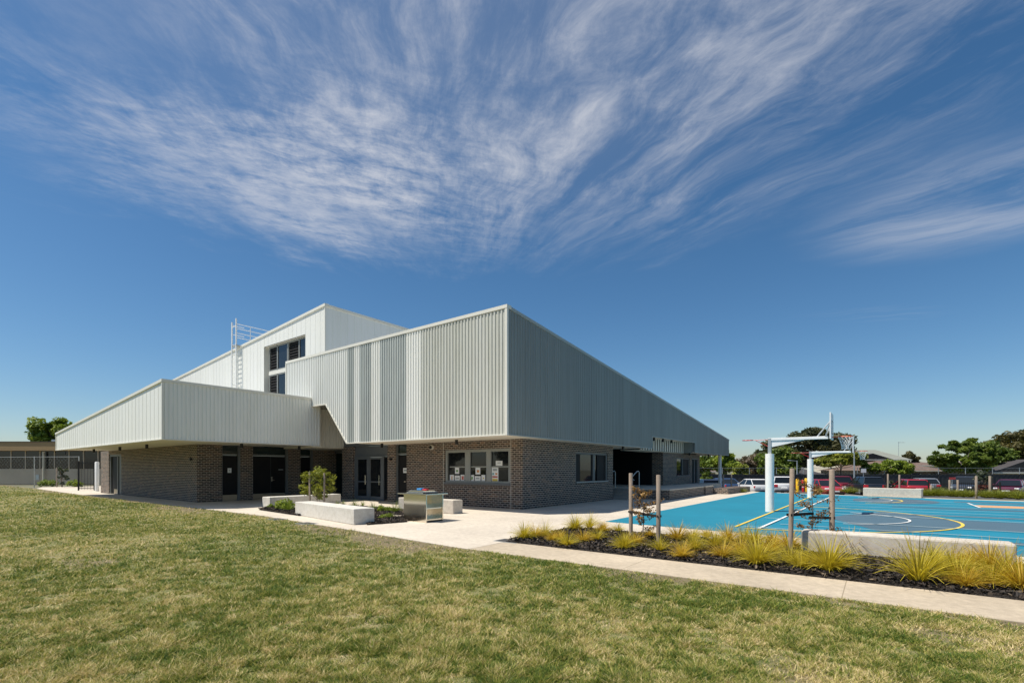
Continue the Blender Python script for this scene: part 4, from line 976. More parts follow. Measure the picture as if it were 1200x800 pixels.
def tree_at(px, d, ytop, wpx, ybot, kind, label, cat, seed, mat_, clumps=30, n=5000, leaf=.22, gz_=-.56, group=None, bark='bark', **k):
    x, y = at(px, d); H_ = EYE+(550-ytop)*d/F_PX-gz_; cb = max(.15, EYE+(550-ybot)*d/F_PX-gz_)
    return plant_tree(kind, (x, y, gz_), label, cat, ((kind, seed, H_, wpx/2*d/F_PX, cb, clumps, n, leaf, mat_), k), group, bark)
G2 = 'trees behind the car park fence'
tree_at(826, 64, 531, 36, 556, 'leafy_tree', 'bright green leafy tree right behind the building corner', 'tree', 101, FO['green'], 30, 4500, .24, group=G2)
tree_at(850, 60, 527, 34, 558, 'leafy_tree', 'bright green tree just right of the white canopy post', 'tree', 102, FO['bright'], 30, 4500, .22, group=G2)
tree_at(877, 64, 533, 38, 559, 'bushy_tree', 'brownish grey bushy tree behind the white sedan', 'tree', 103, FO['brown'], 34, 6500, .20, group=G2, crad=.34)
tree_at(869, 57, 544, 20, 562, 'round_shrub', 'small yellow green shrub in front of the brown bushy tree', 'shrub', 104, FO['yellow'], 16, 2500, .17, crad=.4)
tree_at(911, 60, 523, 46, 560, 'leafy_tree', 'dense olive green tree behind the padded goal post', 'tree', 105, FO['green'], 42, 8000, .22, group=G2, crad=.34)
tree_at(950, 80, 500, 94, 546, 'gum_tree', 'large dark spreading gum tree, tallest behind the court', 'tree', 106, FO['gum'], 64, 17000, .30, group=G2, crad=.27, flat=.6)
tree_at(905, 78, 517, 40, 550, 'gum_tree', 'dark gum tree at the left foot of the tallest gum', 'tree', 116, FO['gum'], 26, 5000, .30, group=G2)
tree_at(985, 58, 528, 66, 548, 'spreading_tree', 'flat topped yellow green tree behind the second goal', 'tree', 107, FO['yellow'], 40, 8000, .19, group=G2, flat=.5, crad=.3)
tree_at(1024, 57, 541, 26, 556, 'hedge_shrub', 'bright green rounded shrub left of centre before the brown roofed house', 'shrub', 108, FO['bright'], 20, 3500, .17, crad=.4)
tree_at(1049, 57, 539, 36, 556, 'hedge_shrub', 'wide bright green shrub before the brown roofed house', 'shrub', 109, FO['bright'], 24, 4500, .17, crad=.4)
tree_at(1066, 92, 529, 20, 545, 'leafy_tree', 'small tree showing above the brown roof', 'tree', 110, FO['olive'], 14, 1500, .3, group=G2)
tree_at(1131, 62, 513, 66, 556, 'open_tree', 'open crowned green tree with sky showing through it', 'tree', 111, FO['green'], 95, 12000, .24, group=G2, crad=.17, flat=.5, bark='pale_bark')
tree_at(1160, 66, 519, 56, 557, 'leafy_tree', 'mid green tree between the open crowned tree and the dark one', 'tree', 112, FO['green'], 40, 7500, .25, group=G2)
tree_at(1196, 68, 503, 62, 554, 'leafy_tree', 'big dark green tree at the right edge of the picture', 'tree', 113, FO['olive'], 44, 9000, .27, group=G2)
tree_at(1238, 70, 500, 60, 554, 'leafy_tree', 'dark green tree beyond the right edge', 'tree', 114, FO['olive'], 36, 5000, .27, group=G2)
tree_at(1152, 42, 550, 15, 570, 'grey_shrub', 'grey green shrub between the dark SUV and the maroon car', 'shrub', 115, FO['greygreen'], 14, 1400, .11, crad=.32, bark='pale_bark')
tree_at(1151, 41.5, 567, 13, 578, 'red_shrub', 'small red leaved shrub under the grey green shrub', 'shrub', 117, FO['red'], 10, 900, .09, crad=.4)
tree_at(62, 82, 489, 46, 522, 'leafy_tree', 'bright green tree above the roof of the old school block', 'tree', 118, FO['bright'], 34, 7000, .3, gz_=0, crad=.32)
tree_at(86, 84, 500, 26, 522, 'leafy_tree', 'green tree top half hidden by the white fascia at far left', 'tree', 119, FO['green'], 20, 2500, .3, gz_=0)
tree_at(830, 45, 552, 16, 572, 'leafy_shrub', 'green shrub beside the staked saplings near the car park', 'shrub', 120, FO['green'], 12, 1200, .12, gz_=-.5)
tree_at(1043, 41, 562, 11, 575, 'leafy_shrub', 'small sparse sapling between two far stakes', 'sapling', 121, FO['greygreen'], 9, 500, .08, gz_=-.5)
# trees behind the viewer, mirrored in the front windows
protos = []
for i, (x, y, s) in enumerate(((-44, -30, 1.0), (-53, -22, 1.15), (-35, -38, .9), (-62, -30, 1.2), (-28, -46, 1.0))):
    if i == 0:
        o0 = plant_tree('street_tree', (x, y, -.06), 'broad dark tree mirrored in the front windows', 'tree', (('street_tree', 150, 9.5, 4.5, 1.6, 40, 5000, .34, FO['gum']), {}), 'trees mirrored in the front windows')
    else:
        c = copy_tree(o0); c.location = (x, y, -.06); c.scale = (s, s, s); c.rotation_euler.z = i*1.7
# young tree in the courtyard
x, y = g(372, 597.0)
plant_tree('young_tree', (x, y, 0), 'young yellow green staked tree in the courtyard between benches', 'tree', (('y', 130, 1.82, .70, .30, 60, 3000, .032, FO['yellow']), dict(crad=.19, trunk_r=.018, asp=1.8)))
G3 = 'pairs of round timber tree stakes'
def stake(x, y, h, r, label, lean=(0, 0), z0=0):
    o = MB().tube([(0, 0, -.1), (lean[0]*h, lean[1]*h, h-.012), (lean[0]*h, lean[1]*h, h)], [r, r, r*.85], 10).build('tree_stake', M['timber'], loc=(x, y, z0), smooth=True)
    return tag(o, label, 'stake', G3)
for px, lb in ((363, 'short timber stake left of the young courtyard tree'), (380, 'timber stake right of the young courtyard tree')):
    d = 18.7; x, y = at(px, d); stake(x, y, 1.45, .035, lb)
# staked saplings in the mulch bed
def sapling(px, py, h, seed, label, leaves, mat_, size, wide):
    x, y = g(px, py); rs = np.random.RandomState(seed)
    root = empty('sapling', (x, y, .01), label=label, cat='sapling')
    t_ = MB(); pts = [(0, 0, 0)]
    for k in range(1, 6): pts.append(((rs.rand()-.5)*.04, (rs.rand()-.5)*.04, h*k/5))
    t_.tube(pts, [.013, .012, .010, .008, .006, .003], 6); tips = []
    for k in range(13):
        z = h*(.22+.75*k/13); a = k*2.4; l = wide*(.55+.5*rs.rand()); e = (math.cos(a)*l, math.sin(a)*l, z+.08+.1*rs.rand())
        t_.tube([(0, 0, z), (e[0]*.5, e[1]*.5, z+.03), e], [.005, .004, .002], 4)
        for j in np.linspace(.35, 1, 5): tips.append([e[0]*j, e[1]*j, z+(e[2]-z)*j])
    t_.build('trunk', M['bark'], root)
    tips = np.array(tips); q, r0 = leafcloud(tips, np.full(len(tips), .075), leaves, size, seed, 1, 1.0)
    link('foliage', cardmesh('foliage', q, r0, mat_), root); return root
sapling(754, 634, 1.15, 201, 'thin bronze leaved sapling tied between the left pair of stakes', 900, FO['bronze'], .026, .36)
sapling(951, 646, 1.35, 202, 'thin dark leaved sapling tied between the right pair of stakes', 900, FO['bronze'], .024, .42)
xa, ya = g(739.3, 630); stake(xa, ya, 1.50, .045, 'left timber stake of the sapling nearest the building')
xb, yb = g(771.6, 637.5); stake(xb, yb, 1.47, .045, 'right timber stake of the sapling nearest the building')
xc_, yc = g(926, 649); stake(xc_, yc, 1.60, .042, 'left timber stake of the sapling before the concrete seating wall', (.02, .01))
xd_, yd_ = g(975, 647); stake(xd_, yd_, 1.58, .048, 'right timber stake of the sapling before the concrete seating wall')
def tie(p, q, z, label):
    d = Vector((q[0]-p[0], q[1]-p[1], 0)); m_ = MB(); n_ = Vector((-d.y, d.x, 0)).normalized()*.045
    a = Vector((p[0], p[1], 0)); b = Vector((q[0], q[1], 0))
    for s in (1, -1):
        pts = [a-d.normalized()*.04+n_*s, a+d*.5+n_*s*.25, b+d.normalized()*.03+n_*s*.5]
        for u, v_ in zip(pts[:-1], pts[1:]):
            dd_ = (v_-u).normalized(); nn = Vector((-dd_.y, dd_.x, 0))*.004
            m_.add([(u+nn)[:2]+(z-.022,), (v_+nn)[:2]+(z-.026,), (v_+nn)[:2]+(z+.024,), (u+nn)[:2]+(z+.024,), (u-nn)[:2]+(z-.022,), (v_-nn)[:2]+(z-.026,), (v_-nn)[:2]+(z+.024,), (u-nn)[:2]+(z+.024,)],
                   [(0, 1, 2, 3), (7, 6, 5, 4), (3, 2, 6, 7), (0, 4, 5, 1)])
    c = (a+b)/2
    tag(m_.build('tree_tie', M['fabric_black'], off=(c.x, c.y, z), loc=(c.x, c.y, z)), label, 'tree tie', 'black webbing tree ties')
s1 = g(754, 634); s2 = g(951, 646)
def zpx(p, py): return zat(p[0], p[1], py)
tie((xa, ya), s1, zpx((xa, ya), 599.3), 'black strap from the left stake to the bronze leaved sapling')
tie((xb, yb), s1, zpx((xb, yb), 604.5), 'black strap from the right stake to the bronze leaved sapling')
tie((xc_, yc), s2, zpx((xc_, yc), 603), 'black strap from the left stake to the dark leaved sapling')
tie((xd_, yd_), s2, zpx((xd_, yd_), 606.5), 'black strap from the right stake to the dark leaved sapling')
# small courtyard plants
qs, rs_ = tussock(77, 110, .32); PM = cardmesh('small_plant', qs*np.array([.8, .8, 1.0]), rs_, FO['bright'])
ql, rl = leafcloud(np.array([[0, 0, .14], [.09, .02, .10], [-.09, .05, .11], [.03, -.1, .09]]), np.array([.13, .10, .10, .1]), 500, .03, 78); LM = cardmesh('small_plant', ql, rl, FO['bright'])
for i, (px, py, s, me, z) in enumerate(((317, 595.5, .8, LM, 0), (334, 598, 1.9, LM, 0), (338, 599, 1.3, PM, 0), (395, 593.5, .8, PM, 0), (402, 592, .7, PM, 0), (415, 594, 1.0, PM, 0), (425, 593, .8, PM, 0), (437, 598, 1.1, PM, 0), (447, 600, 1.1, LM, 0), (455, 600, .9, LM, 0), (463, 601, 1.3, PM, 0), (448, 609, .7, LM, 0), (455, 608, .8, LM, 0), (459, 607, .6, PM, 0), (430, 606.5, .6, PM, 0))):
    x, y = g(px, py); o = link('small_plant', me, None, (x, y, .005)); o.scale = (s,)*3; o.rotation_euler.z = i*1.1
    tag(o, 'low bright green plant in a mulched courtyard bed', 'plant', 'low plants in the courtyard beds')
TFAR = []
for k_ in (0, 3):
    m_f = TUS[k_].copy(); m_f.materials.clear(); m_f.materials.append(FO['yellow']); TFAR.append(m_f)
# strip of far tussocks between court and car park
for i in range(46):
    px = [1080, 960, 1000][0]+i*2.9 if i < 42 else 0
    if i >= 42: px = (993, 1000, 960, 868)[i-42]
    if 1140 < px < 1150: continue
    d = 30.0 - max(0, (px-1080))*.032+random.random()*.8
    if i >= 42: d = 33.5
    x, y = at(px, d); o = link('far_tussock', TFAR[(i*3) % 2], None, (x, y, -.04)); s = .9+.4*random.random(); o.scale = (s*1.2, s*1.2, s*.75); o.rotation_euler.z = i
    tag(o, 'yellow green tussock clump in the strip between the court and the car park', 'grass clump', 'tussock clumps along the far side of the court')
for i, (px, d) in enumerate(((52, 47), (61, 47), (86, 45.5), (89.5, 44.5))):
    x, y = at(px, d); o = link('small_plant', LM, None, (x, y, -.02)); o.scale = (2.6,)*3; o.rotation_euler.z = i
    tag(o, 'small round bright shrub along the path at far left', 'shrub', 'small round shrubs at the end of the path')

# ------------------------------------------------------------------ goal posts
def goal(x, y, zt, xe, label):
    r = empty('goal_post', (x, y, .0), label=label, cat='goal post', group='combined netball and basketball goals on the court')
    zt_ = zt
    MB().tube([(0, 0, 0), (0, 0, 2.17)], .15, 20).build('post_padding', M['pad'], r, smooth=True)
    MB().box(-.055, .055, -.055, .055, 2.17, zt_+.06).build('post', M['galv'], r, bevel=.01)
    arm = MB().box(.056, xe-x, -.05, .05, zt_-.04, zt_+.06); arm.build('arm', M['white_paint'], r, bevel=.01)
    L_ = (xe-x)
    MB().ext([(.056, zt_-.28), (.056, zt_-.045), (L_*.62, zt_-.045)], 'y', -.02, .02).build('gusset', M['white_paint'], r)
    bx = xe-x
    bd = MB().box(bx+.08, bx+.12, -.6, .6, zt_-.06, zt_+.84).build('backboard', M['white_paint'], r)
    MB().box(bx+.1202, bx+.124, -.3, .3, zt_+.12, zt_+.16).box(bx+.1202, bx+.124, -.3, -.26, zt_+.16, zt_+.55).box(bx+.1202, bx+.124, .26, .3, zt_+.16, zt_+.55).box(bx+.1202, bx+.124, -.3, .3, zt_+.55, zt_+.59).build('target_square', M['black'], bd)
    MB().tube([(bx-.35, 0, zt_+.02), (bx+.08, 0, zt_+.6)], .025, 6).tube([(bx-.1, 0, zt_), (bx+.08, .3, zt_+.5)], .02, 6).tube([(bx-.1, 0, zt_), (bx+.08, -.3, zt_+.5)], .02, 6).build('brace', M['galv'], r)
    rc = bx+.12+.15+.225
    rim = MB().ring((rc, 0, zt_+.03), .225, .012).box(bx+.125, rc-.2, -.06, .06, zt_, zt_+.03); rim.build('ring', M['orange_paint'], r)
    nm = MB(); K = 12
    lev = [(0, .225), (.12, .17), (.24, .125), (.38, .10), (.45, .11)]
    for k in range(K):
        for (za, ra_), (zb_, rb_) in zip(lev[:-1], lev[1:]):
            for sgn in (.5, -.5):
                a0 = 2*math.pi*k/K; a1 = 2*math.pi*(k+sgn)/K
                nm.tube([(rc+ra_*math.cos(a0), ra_*math.sin(a0), zt_+.03-za), (rc+rb_*math.cos(a1), rb_*math.sin(a1), zt_+.03-zb_)], .006, 3, False)
    nm.build('net', M['net'], r)
    nb = MB().ring((-.75, 0, zt_+.0), .19, .012).tube([(-.56, 0, zt_), (-.05, 0, zt_)], .012, 6).tube([(-.5, 0, zt_), (-.05, 0, zt_-.25)], .01, 6); nb.build('netball_ring', M['red_paint'], r)
    return r
goal(-3.22, 20.32, 2.70, -1.38, 'nearest goal post with white padding, backboard and orange ring')
goal(-3.00, 31.79, 2.53, -1.12, 'farther goal post with white padding at the back of the court')

# ------------------------------------------------------------------ cars
def make_car(label, px, d, heading, paint, kind='sedan', gz_=-.5, lights='tail'):
    x, y = at(px, d); heading = heading-math.atan((px-600)/F_PX); gz_ = -.74; root = empty('parked_car', (x, y, gz_), heading, label=label, cat='car', group='cars parked behind the court')
    Lh, Wh = (2.3, .90) if kind != 'suv' else (2.3, .93); Hc = 1.45 if kind != 'suv' else 1.68; bl = .92 if kind != 'suv' else 1.05
    cl_ = .20 if kind != 'suv' else .26
    # body: cross-sections along the length (x forward)
    if kind == 'sedan': xs_ = [(-2.3, .55, .80, .76), (-2.22, .30, .93, .86), (-1.5, .22, bl+.03, .9), (0, .2, bl, .9), (1.0, .2, bl-.02, .9), (1.9, .22, .80, .86), (2.25, .3, .66, .78), (2.32, .42, .58, .68)]
    else: xs_ = [(-2.25, .5, bl-.05, .78), (-2.18, .32, bl, .87), (-1.5, .24, bl, .92), (0, .24, bl, .92), (.95, .24, bl-.03, .92), (1.85, .26, bl-.15, .88), (2.2, .32, .78, .8), (2.28, .45, .62, .7)]
    m_ = MB(); ns = 10
    for X, z0, z1, hw in xs_:
        s = [(-hw*.93, z0), (-hw, z0+.12), (-hw*1.01, (z0+z1)/2), (-hw*.97, z1-.06), (-hw*.88, z1), (hw*.88, z1), (hw*.97, z1-.06), (hw*1.01, (z0+z1)/2), (hw, z0+.12), (hw*.93, z0)]
        m_.v += [(X, a, b) for a, b in s]
    for i in range(len(xs_)-1):
        for k in range(ns): m_.f.append((i*ns+k, i*ns+(k+1) % ns, (i+1)*ns+(k+1) % ns, (i+1)*ns+k))
    m_.f.append(tuple(range(ns))); m_.f.append(tuple((len(xs_)-1)*ns+k for k in range(ns)))
    body = m_.build('body', paint, root, smooth=True)
    # greenhouse
    if kind == 'sedan': rb_, rt, ft, fb_ = -1.95, -1.15, .30, 1.15
    elif kind == 'hatch': rb_, rt, ft, fb_ = -2.15, -1.75, .25, 1.15
    else: rb_, rt, ft, fb_ = -2.12, -1.80, .20, 1.05
    hb, ht = .84, .64; zb_ = bl-.01; zt_ = Hc-.05
    gv = [(rb_, -hb, zb_), (fb_, -hb, zb_), (fb_, hb, zb_), (rb_, hb, zb_), (rt, -ht, zt_), (ft, -ht, zt_), (ft, ht, zt_), (rt, ht, zt_)]
    MB().add(gv, [(0, 1, 5, 4), (1, 2, 6, 5), (2, 3, 7, 6), (3, 0, 4, 7), (4, 5, 6, 7)]).build('windows', M['car_glass'], root)
    rf = MB().add([(rt-.06, -ht-.03, zt_-.02), (ft+.06, -ht-.03, zt_-.02), (ft+.06, ht+.03, zt_-.02), (rt-.06, ht+.03, zt_-.02), (rt+.1, -ht+.06, Hc), (ft-.15, -ht+.06, Hc), (ft-.15, ht-.06, Hc), (rt+.1, ht-.06, Hc)], [(3, 2, 1, 0), (0, 1, 5, 4), (1, 2, 6, 5), (2, 3, 7, 6), (3, 0, 4, 7), (4, 5, 6, 7)])
    for sy in (-1, 1):
        for (xa_, xb_) in ((rb_, rt), (fb_, ft), (rb_*.45+fb_*.55, rt*.45+ft*.55)):
            rf.tube([(xa_, sy*(hb+.0), zb_), (xb_, sy*(ht+.012), zt_)], .035, 5)
    rf.build('roof', paint, root, bevel=.0)
    for sx_ in (-1.38, 1.38):
        for sy in (-1, 1):
            wy = sy*(Wh-.12)
            wh_ = MB().tube([(sx_, wy-.11, .33), (sx_, wy-.09, .33), (sx_, wy+.09, .33), (sx_, wy+.11, .33)], [.30, .33, .33, .30], 20).build('wheel', M['rubber'], root, smooth=True)
            MB().tube([(sx_, wy-.118, .33), (sx_, wy+.118, .33)], .20, 14).build('rim', M['galv'], wh_)
    hw = xs_[1][3]; zt2 = xs_[1][2]
    for sy in (-1, 1):
        MB().box(-2.27, -2.10, sy*hw*.62, sy*hw*1.005, zt2-.30 if kind != 'suv' else zt2-.35, zt2-.10).build('tail_light', M['red_paint'], root, bevel=.02)
        MB().box(2.05, 2.27, sy*.50, sy*.80, .60, .74).build('headlight', M['white_paint'], root, bevel=.03)
    MB().box(-2.335, -2.25, -.26, .26, .55, .67).build('number_plate', M['paper'], root); MB().box(2.31, 2.335, -.26, .26, .42, .53).build('number_plate', M['paper'], root)
    MB().box(-2.32, -2.2, -.75, .75, .30, .42).build('rear_bumper', M['rubber'], root); MB().box(2.2, 2.33, -.6, .6, .28, .40).build('front_bumper', M['rubber'], root)
    for sy in (-1, 1): MB().box(.72, .92, sy*.90, sy*1.05, bl-.02, bl+.12).build('mirror', paint, root, bevel=.02)
    return root
P = {k: carpaint('car_'+k, c, m_) for k, c, m_ in (('white', (.78, .78, .77), 0), ('red', (.42, .015, .03), .1), ('black', (.02, .022, .028), .2), ('maroon', (.12, .015, .045), .3), ('silver', (.45, .47, .5), .6), ('blue', (.05, .10, .22), .3), ('charcoal', (.05, .055, .065), .4), ('darkred', (.16, .01, .02), .2))}
# heading: direction of the car nose in world; rear faces the camera
aw = math.atan2(cs, -sn)          # straight away from the camera
make_car('white sedan seen from behind, leftmost of the white cars', 882, 46.3, aw+.42, P['white'], 'sedan')
make_car('white SUV with red rear lights behind the padded goal post', 911, 46.9, aw+.25, P['white'], 'suv')
make_car('silver car with a red tail light half hidden by the building', 826, 45.2, aw+.3, P['silver'], 'hatch')
make_car('blue car between the building and the white sedan', 846, 49.7, aw+.5, P['blue'], 'sedan')
make_car('bright red sedan behind the second goal post', 967, 43.5, aw+math.pi+.35, P['red'], 'sedan')
make_car('dark red SUV parked behind the bright red sedan', 982, 49.7, aw+.2, P['darkred'], 'suv')
make_car('black wagon seen from behind, left of the cream concrete wall', 1013, 45.2, aw+.36, P['black'], 'suv')
make_car('red station wagon behind the cream concrete wall', 1066, 44.6, aw+.30, P['red'], 'hatch')
make_car('silver hatchback peeping out to the right of the red wagon', 1081, 50.3, aw+.25, P['silver'], 'hatch')
make_car('charcoal SUV facing the court behind two short stakes', 1131, 46.3, aw+math.pi-.15, P['charcoal'], 'suv')
make_car('maroon car facing the court at the far right', 1184, 43.5, aw+math.pi-.12, P['maroon'], 'hatch')

# ------------------------------------------------------------------ far fence, posts, stakes
def fence_run(name, p0, p1, z0, z1, mat_, label, cat, gap=2.5, solid=True, post='galv', rails=(0.0,)):
    a = Vector((*p0, 0)); b = Vector((*p1, 0)); L_ = (b-a).length; root = empty(name, (p0[0], p0[1], z0), math.atan2(b.y-a.y, b.x-a.x), label=label, cat=cat)
    h = z1-z0; n_ = max(1, round(L_/gap))
    if solid:
        pn = MB()
        for i in range(n_*6):
            s = L_/(n_*6); pn.add([(i*s, 0, 0), (i*s+s*.5, .03, 0), ((i+1)*s, 0, 0), (i*s, 0, h), (i*s+s*.5, .03, h), ((i+1)*s, 0, h)], [(0, 1, 4, 3), (1, 2, 5, 4)])
        pn.box(0, L_, -.03, .0, h-.06, h).box(0, L_, -.03, 0, .0, .06).build('panels', mat_, root)
    for i in range(n_+1): MB().box(i*L_/n_-.03, i*L_/n_+.03, -.06, -.001, 0, h+.05).build('post', M[post] if isinstance(post, str) else post, root)
    return root
fence_run('boundary_fence', at(815, 55), at(1290, 55), -.78, 1.05, M['dark_fence'], 'long dark metal boundary fence behind the parked cars', 'fence', 3, True, 'dark_fence')
def chainlink(p0, p1, z0, h, label, cell=.35, gap=3.2):
    a = Vector((*p0, 0)); b = Vector((*p1, 0)); L_ = (b-a).length; root = empty('chain_link_fence', (p0[0], p0[1], z0), math.atan2(b.y-a.y, b.x-a.x), label=label, cat='fence')
    m_ = MB(); t = .003; k = -h
    while k < L_:
        for sg in (1, -1):
            x0, x1 = (k, k+h) if sg == 1 else (k+h, k); za, zb_ = 0, h
            # clip
            pts = []
            for f_ in np.linspace(0, 1, 9):
                X = x0+(x1-x0)*f_
                if 0 <= X <= L_: pts.append((X, h*f_))
            if len(pts) > 1:
                (xa_, z_a), (xb_, z_b) = pts[0], pts[-1]; m_.add([(xa_-t, 0, z_a), (xa_+t, 0, z_a), (xb_+t, 0, z_b), (xb_-t, 0, z_b)], [(0, 1, 2, 3)])
        k += cell
    m_.build('wire_mesh', M['galv'], root)
    MB().tube([(0, 0, h), (L_, 0, h)], .014, 6).build('top_rail', M['galv'], root)
    n_ = max(1, round(L_/gap))
    for i in range(n_+1): MB().tube([(i*L_/n_, .03, -.1), (i*L_/n_, .03, h+.05)], .035, 8).build('post', M['galv'], root)
    return root
chainlink(at(815, 56.5), at(1290, 56.5), -.78, 2.55, 'tall chain link fence just behind the dark boundary fence', .5)
def palisade(p0, p1, z0, h, label, sp=.12, cat='fence', name='palisade_fence'):
    a = Vector((*p0, 0)); b = Vector((*p1, 0)); L_ = (b-a).length; root = empty(name, (p0[0], p0[1], z0), math.atan2(b.y-a.y, b.x-a.x), label=label, cat=cat)
    m_ = MB(); k = 0
    while k < L_: m_.box(k-.01, k+.01, -.01, .01, .08, h); k += sp
    m_.build('pickets', M['black_paint'], root); MB().box(0, L_, -.02, .02, .15, .19).box(0, L_, -.02, .02, h-.14, h-.10).build('rails', M['black_paint'], root)
    for k in (0, L_): MB().box(k-.035, k+.035, -.035, .035, 0, h+.06).build('post', M['black_paint'], root)
    return root
palisade(at(1088, 35), at(1112, 34), -.3, 1.0, 'short black picket fence between the red wagon and the charcoal SUV', .11)
palisade(at(1122, 34), at(1172, 32), -.3, 1.0, 'short black picket fence between the charcoal SUV and the maroon car', .11)
palisade(at(92, 36.6), at(111, 36.4), 0, 2.18, 'tall black steel gate at the far left corner of the building', .13, 'gate', 'steel_gate')
FS = [(847.5, 572, 556, 'far timber stake left of the sapling near the white sedan'), (857, 572, 556, 'far timber stake right of the sapling near the white sedan'),
      (1040.5, 574, 555, 'far timber stake in front of the red wagon, left'), (1054, 574, 556, 'far timber stake in front of the red wagon, right'), (1112.7, 577.5, 562, 'short stake left of the charcoal SUV'), (1122.3, 577.5, 562, 'short stake in front of the charcoal SUV'),
      (1144, 582, 557.5, 'tall stake right of the charcoal SUV'), (1160, 581.5, 557.5, 'tall stake left of the maroon car'), (1091, 577.5, 568, 'very short stake right of the red wagon')]
for px, yb_, yt, lb in FS:
    d = EYE*F_PX/(yb_-550) if yb_ > 575 else 37.5; x, y = at(px, d); z0 = zat(x, y, yb_); stake(x, y, zat(x, y, yt)-z0, .06, lb, z0=z0)
# coloured bollards and bike hoops
for px, yb_, yt, r, c, lb, nm in ((934.5, 576, 561, .11, 'yellow_paint', 'left yellow bollard at the back of the court', 'bollard'), (944.8, 576, 560, .11, 'yellow_paint', 'right taller yellow bollard at the back of the court', 'bollard'), (941, 576.3, 562, .09, 'red_paint', 'red bollard with pale bands between the two yellow ones', 'bollard')):
    x, y = at(px, 36.5); zt_ = zat(x, y, yt); o = empty(nm, (x, y, -.1), label=lb, cat='bollard', group='coloured bollards at the back of the court')
    MB().tube([(0, 0, 0), (0, 0, zt_+.07), (0, 0, zt_+.1)], [r, r, r*.8], 14).build('post', M[c], o, smooth=True)
    if c == 'red_paint': MB().tube([(0, 0, .55), (0, 0, .62)], r+.003, 14).tube([(0, 0, .35), (0, 0, .40)], r+.003, 14).build('band', M['white_paint'], o)
xh, yh = at(938, 36.9); hp_ = MB().tube([(-.16, 0, -.05), (-.16, 0, .80), (.12, 0, .80), (.12, 0, -.05)], .035, 8)
o = hp_.build('bike_hoop', M['red_paint'], loc=(xh, yh, -.05)); o.rotation_euler.z = TH; tag(o, 'red tubular hoop beside the yellow bollards', 'bike hoop')
# sleeper planter wall near the far end of building
o = MB().prism([(-.55, -2.6), (.45, -2.6), (.75, 2.6), (-.25, 2.6)], 0, .36).build('low_brick_wall', M['brick'], loc=(-8.1, 34.6+1.2, 0)); tag(o, 'low brick garden wall beside the court near the white canopy post', 'wall')
# signs
def sign(px, d, ybase, ytop, wpx, hpx, c, label, pole=True):
    x, y = at(px, d); z0 = zat(x, y, ybase); zt_ = zat(x, y, ytop); s = d/F_PX; o = empty('sign', (x, y, z0), TH, label=label, cat='sign')
    MB().tube([(0, .03, 0), (0, .03, zt_-z0)], .03, 8).build('pole', M['galv'], o)
    MB().box(-wpx*s/2, wpx*s/2, -.01, .0, zt_-z0-hpx*s, zt_-z0).build('panel', c, o)
sign(1012, 48, 575, 549, 6, 4.5, M['paper'], 'small white sign on a pole above the black wagon')
sign(1116, 36, 577, 559, 7.5, 2.6, M['sign_red'], 'small red sign above the fence left of the charcoal SUV')
# street lamps and antenna
def lamp(px, d, ytop, ybase, arm, label):
    x, y = at(px, d); z0 = zat(x, y, ybase); h = zat(x, y, ytop)-z0; o = empty('street_lamp', (x, y, z0), TH, label=label, cat='street lamp')
    MB().tube([(0, 0, 0), (0, 0, h)], [.09, .05], 8).build('pole', M['galv'], o)
    if arm: MB().tube([(0, 0, h-.05), (arm, 0, h+.02)], .03, 6).build('arm', M['galv'], o); MB().box(arm-.35 if arm < 0 else arm, arm if arm < 0 else arm+.35, -.1, .1, h-.03, h+.08).build('lamp_head', M['galv'], o, bevel=.02)
lamp(1001, 50.5, 530, 577, 0, 'plain pale grey light pole behind the dark red SUV')
lamp(934, 56, 539.5, 570, -.7, 'street lamp with a short arm in front of the dark gum')
# ------------------------------------------------------------------ houses (local frame faces the camera)
def house(px, d, wpx, y_eave, y_ridge, dep, roofm, wallm, label, gz_=-.6, hip=0.5, gable=False, name='house', trim=None):
    x, y = at(px, d); s = d/F_PX; W2 = wpx*s/2; ze = EYE+(550-y_eave)*s-gz_; zr = EYE+(550-y_ridge)*s-gz_
    o = empty(name, (x, y, gz_), TH, label=label, cat='house', group='houses beyond the boundary fence')
    wl_ = MB().box(-W2+.4, W2-.4, .4, dep-.4, 0, ze-.02); wl_.build('wall', wallm, o)
    r = MB()
    if gable:
        r.add([(-W2, 0, ze), (W2, 0, ze), (W2, dep, ze), (-W2, dep, ze), (0, -.2, zr), (0, dep, zr)], [(0, 1, 4), (1, 2, 5, 4), (2, 3, 5), (3, 0, 4, 5), (0, 3, 2, 1)])
    else:
        hx = max(.2, W2-dep*hip); r.add([(-W2, 0, ze), (W2, 0, ze), (W2, dep, ze), (-W2, dep, ze), (-hx, dep/2, zr), (hx, dep/2, zr)], [(0, 1, 5, 4), (1, 2, 5), (2, 3, 4, 5), (3, 0, 4), (0, 3, 2, 1)])
    r.build('roof', roofm, o)
    MB().box(-W2-.03, W2+.03, -.14, -.005, ze-.14, ze-.005).build('gutter', trim or M['cream_trim'], o)
    for k in (-.55, .1, .6):
        wd = MB().box(k*W2-.7, k*W2+.7, .37, .398, max(.3, ze-1.5), ze-.4).build('window', M['glass'], o)
        MB().box(k*W2-.76, k*W2-.7, .35, .396, max(.3, ze-1.5), ze-.4).box(k*W2+.7, k*W2+.76, .35, .396, max(.3, ze-1.5), ze-.4).build('window_frame', M['cream_trim'], wd)
    return o
house(1070, 66, 96, 551, 538.5, 12, M['tile_brown'], M['brick'], 'brick house with a brown tiled hip roof, behind the bright green shrubs')
h2 = house(1030, 84, 76, 538, 525.5, 10, M['gg_roof'], M['cream_wall'], 'house with a grey green metal roof above the brown tiles', hip=.25)
house(1022, 80, 50, 538, 531, 3.0, M['dk_roof'], M['brick'], 'dark gabled roof in front of the grey green one', gable=True)
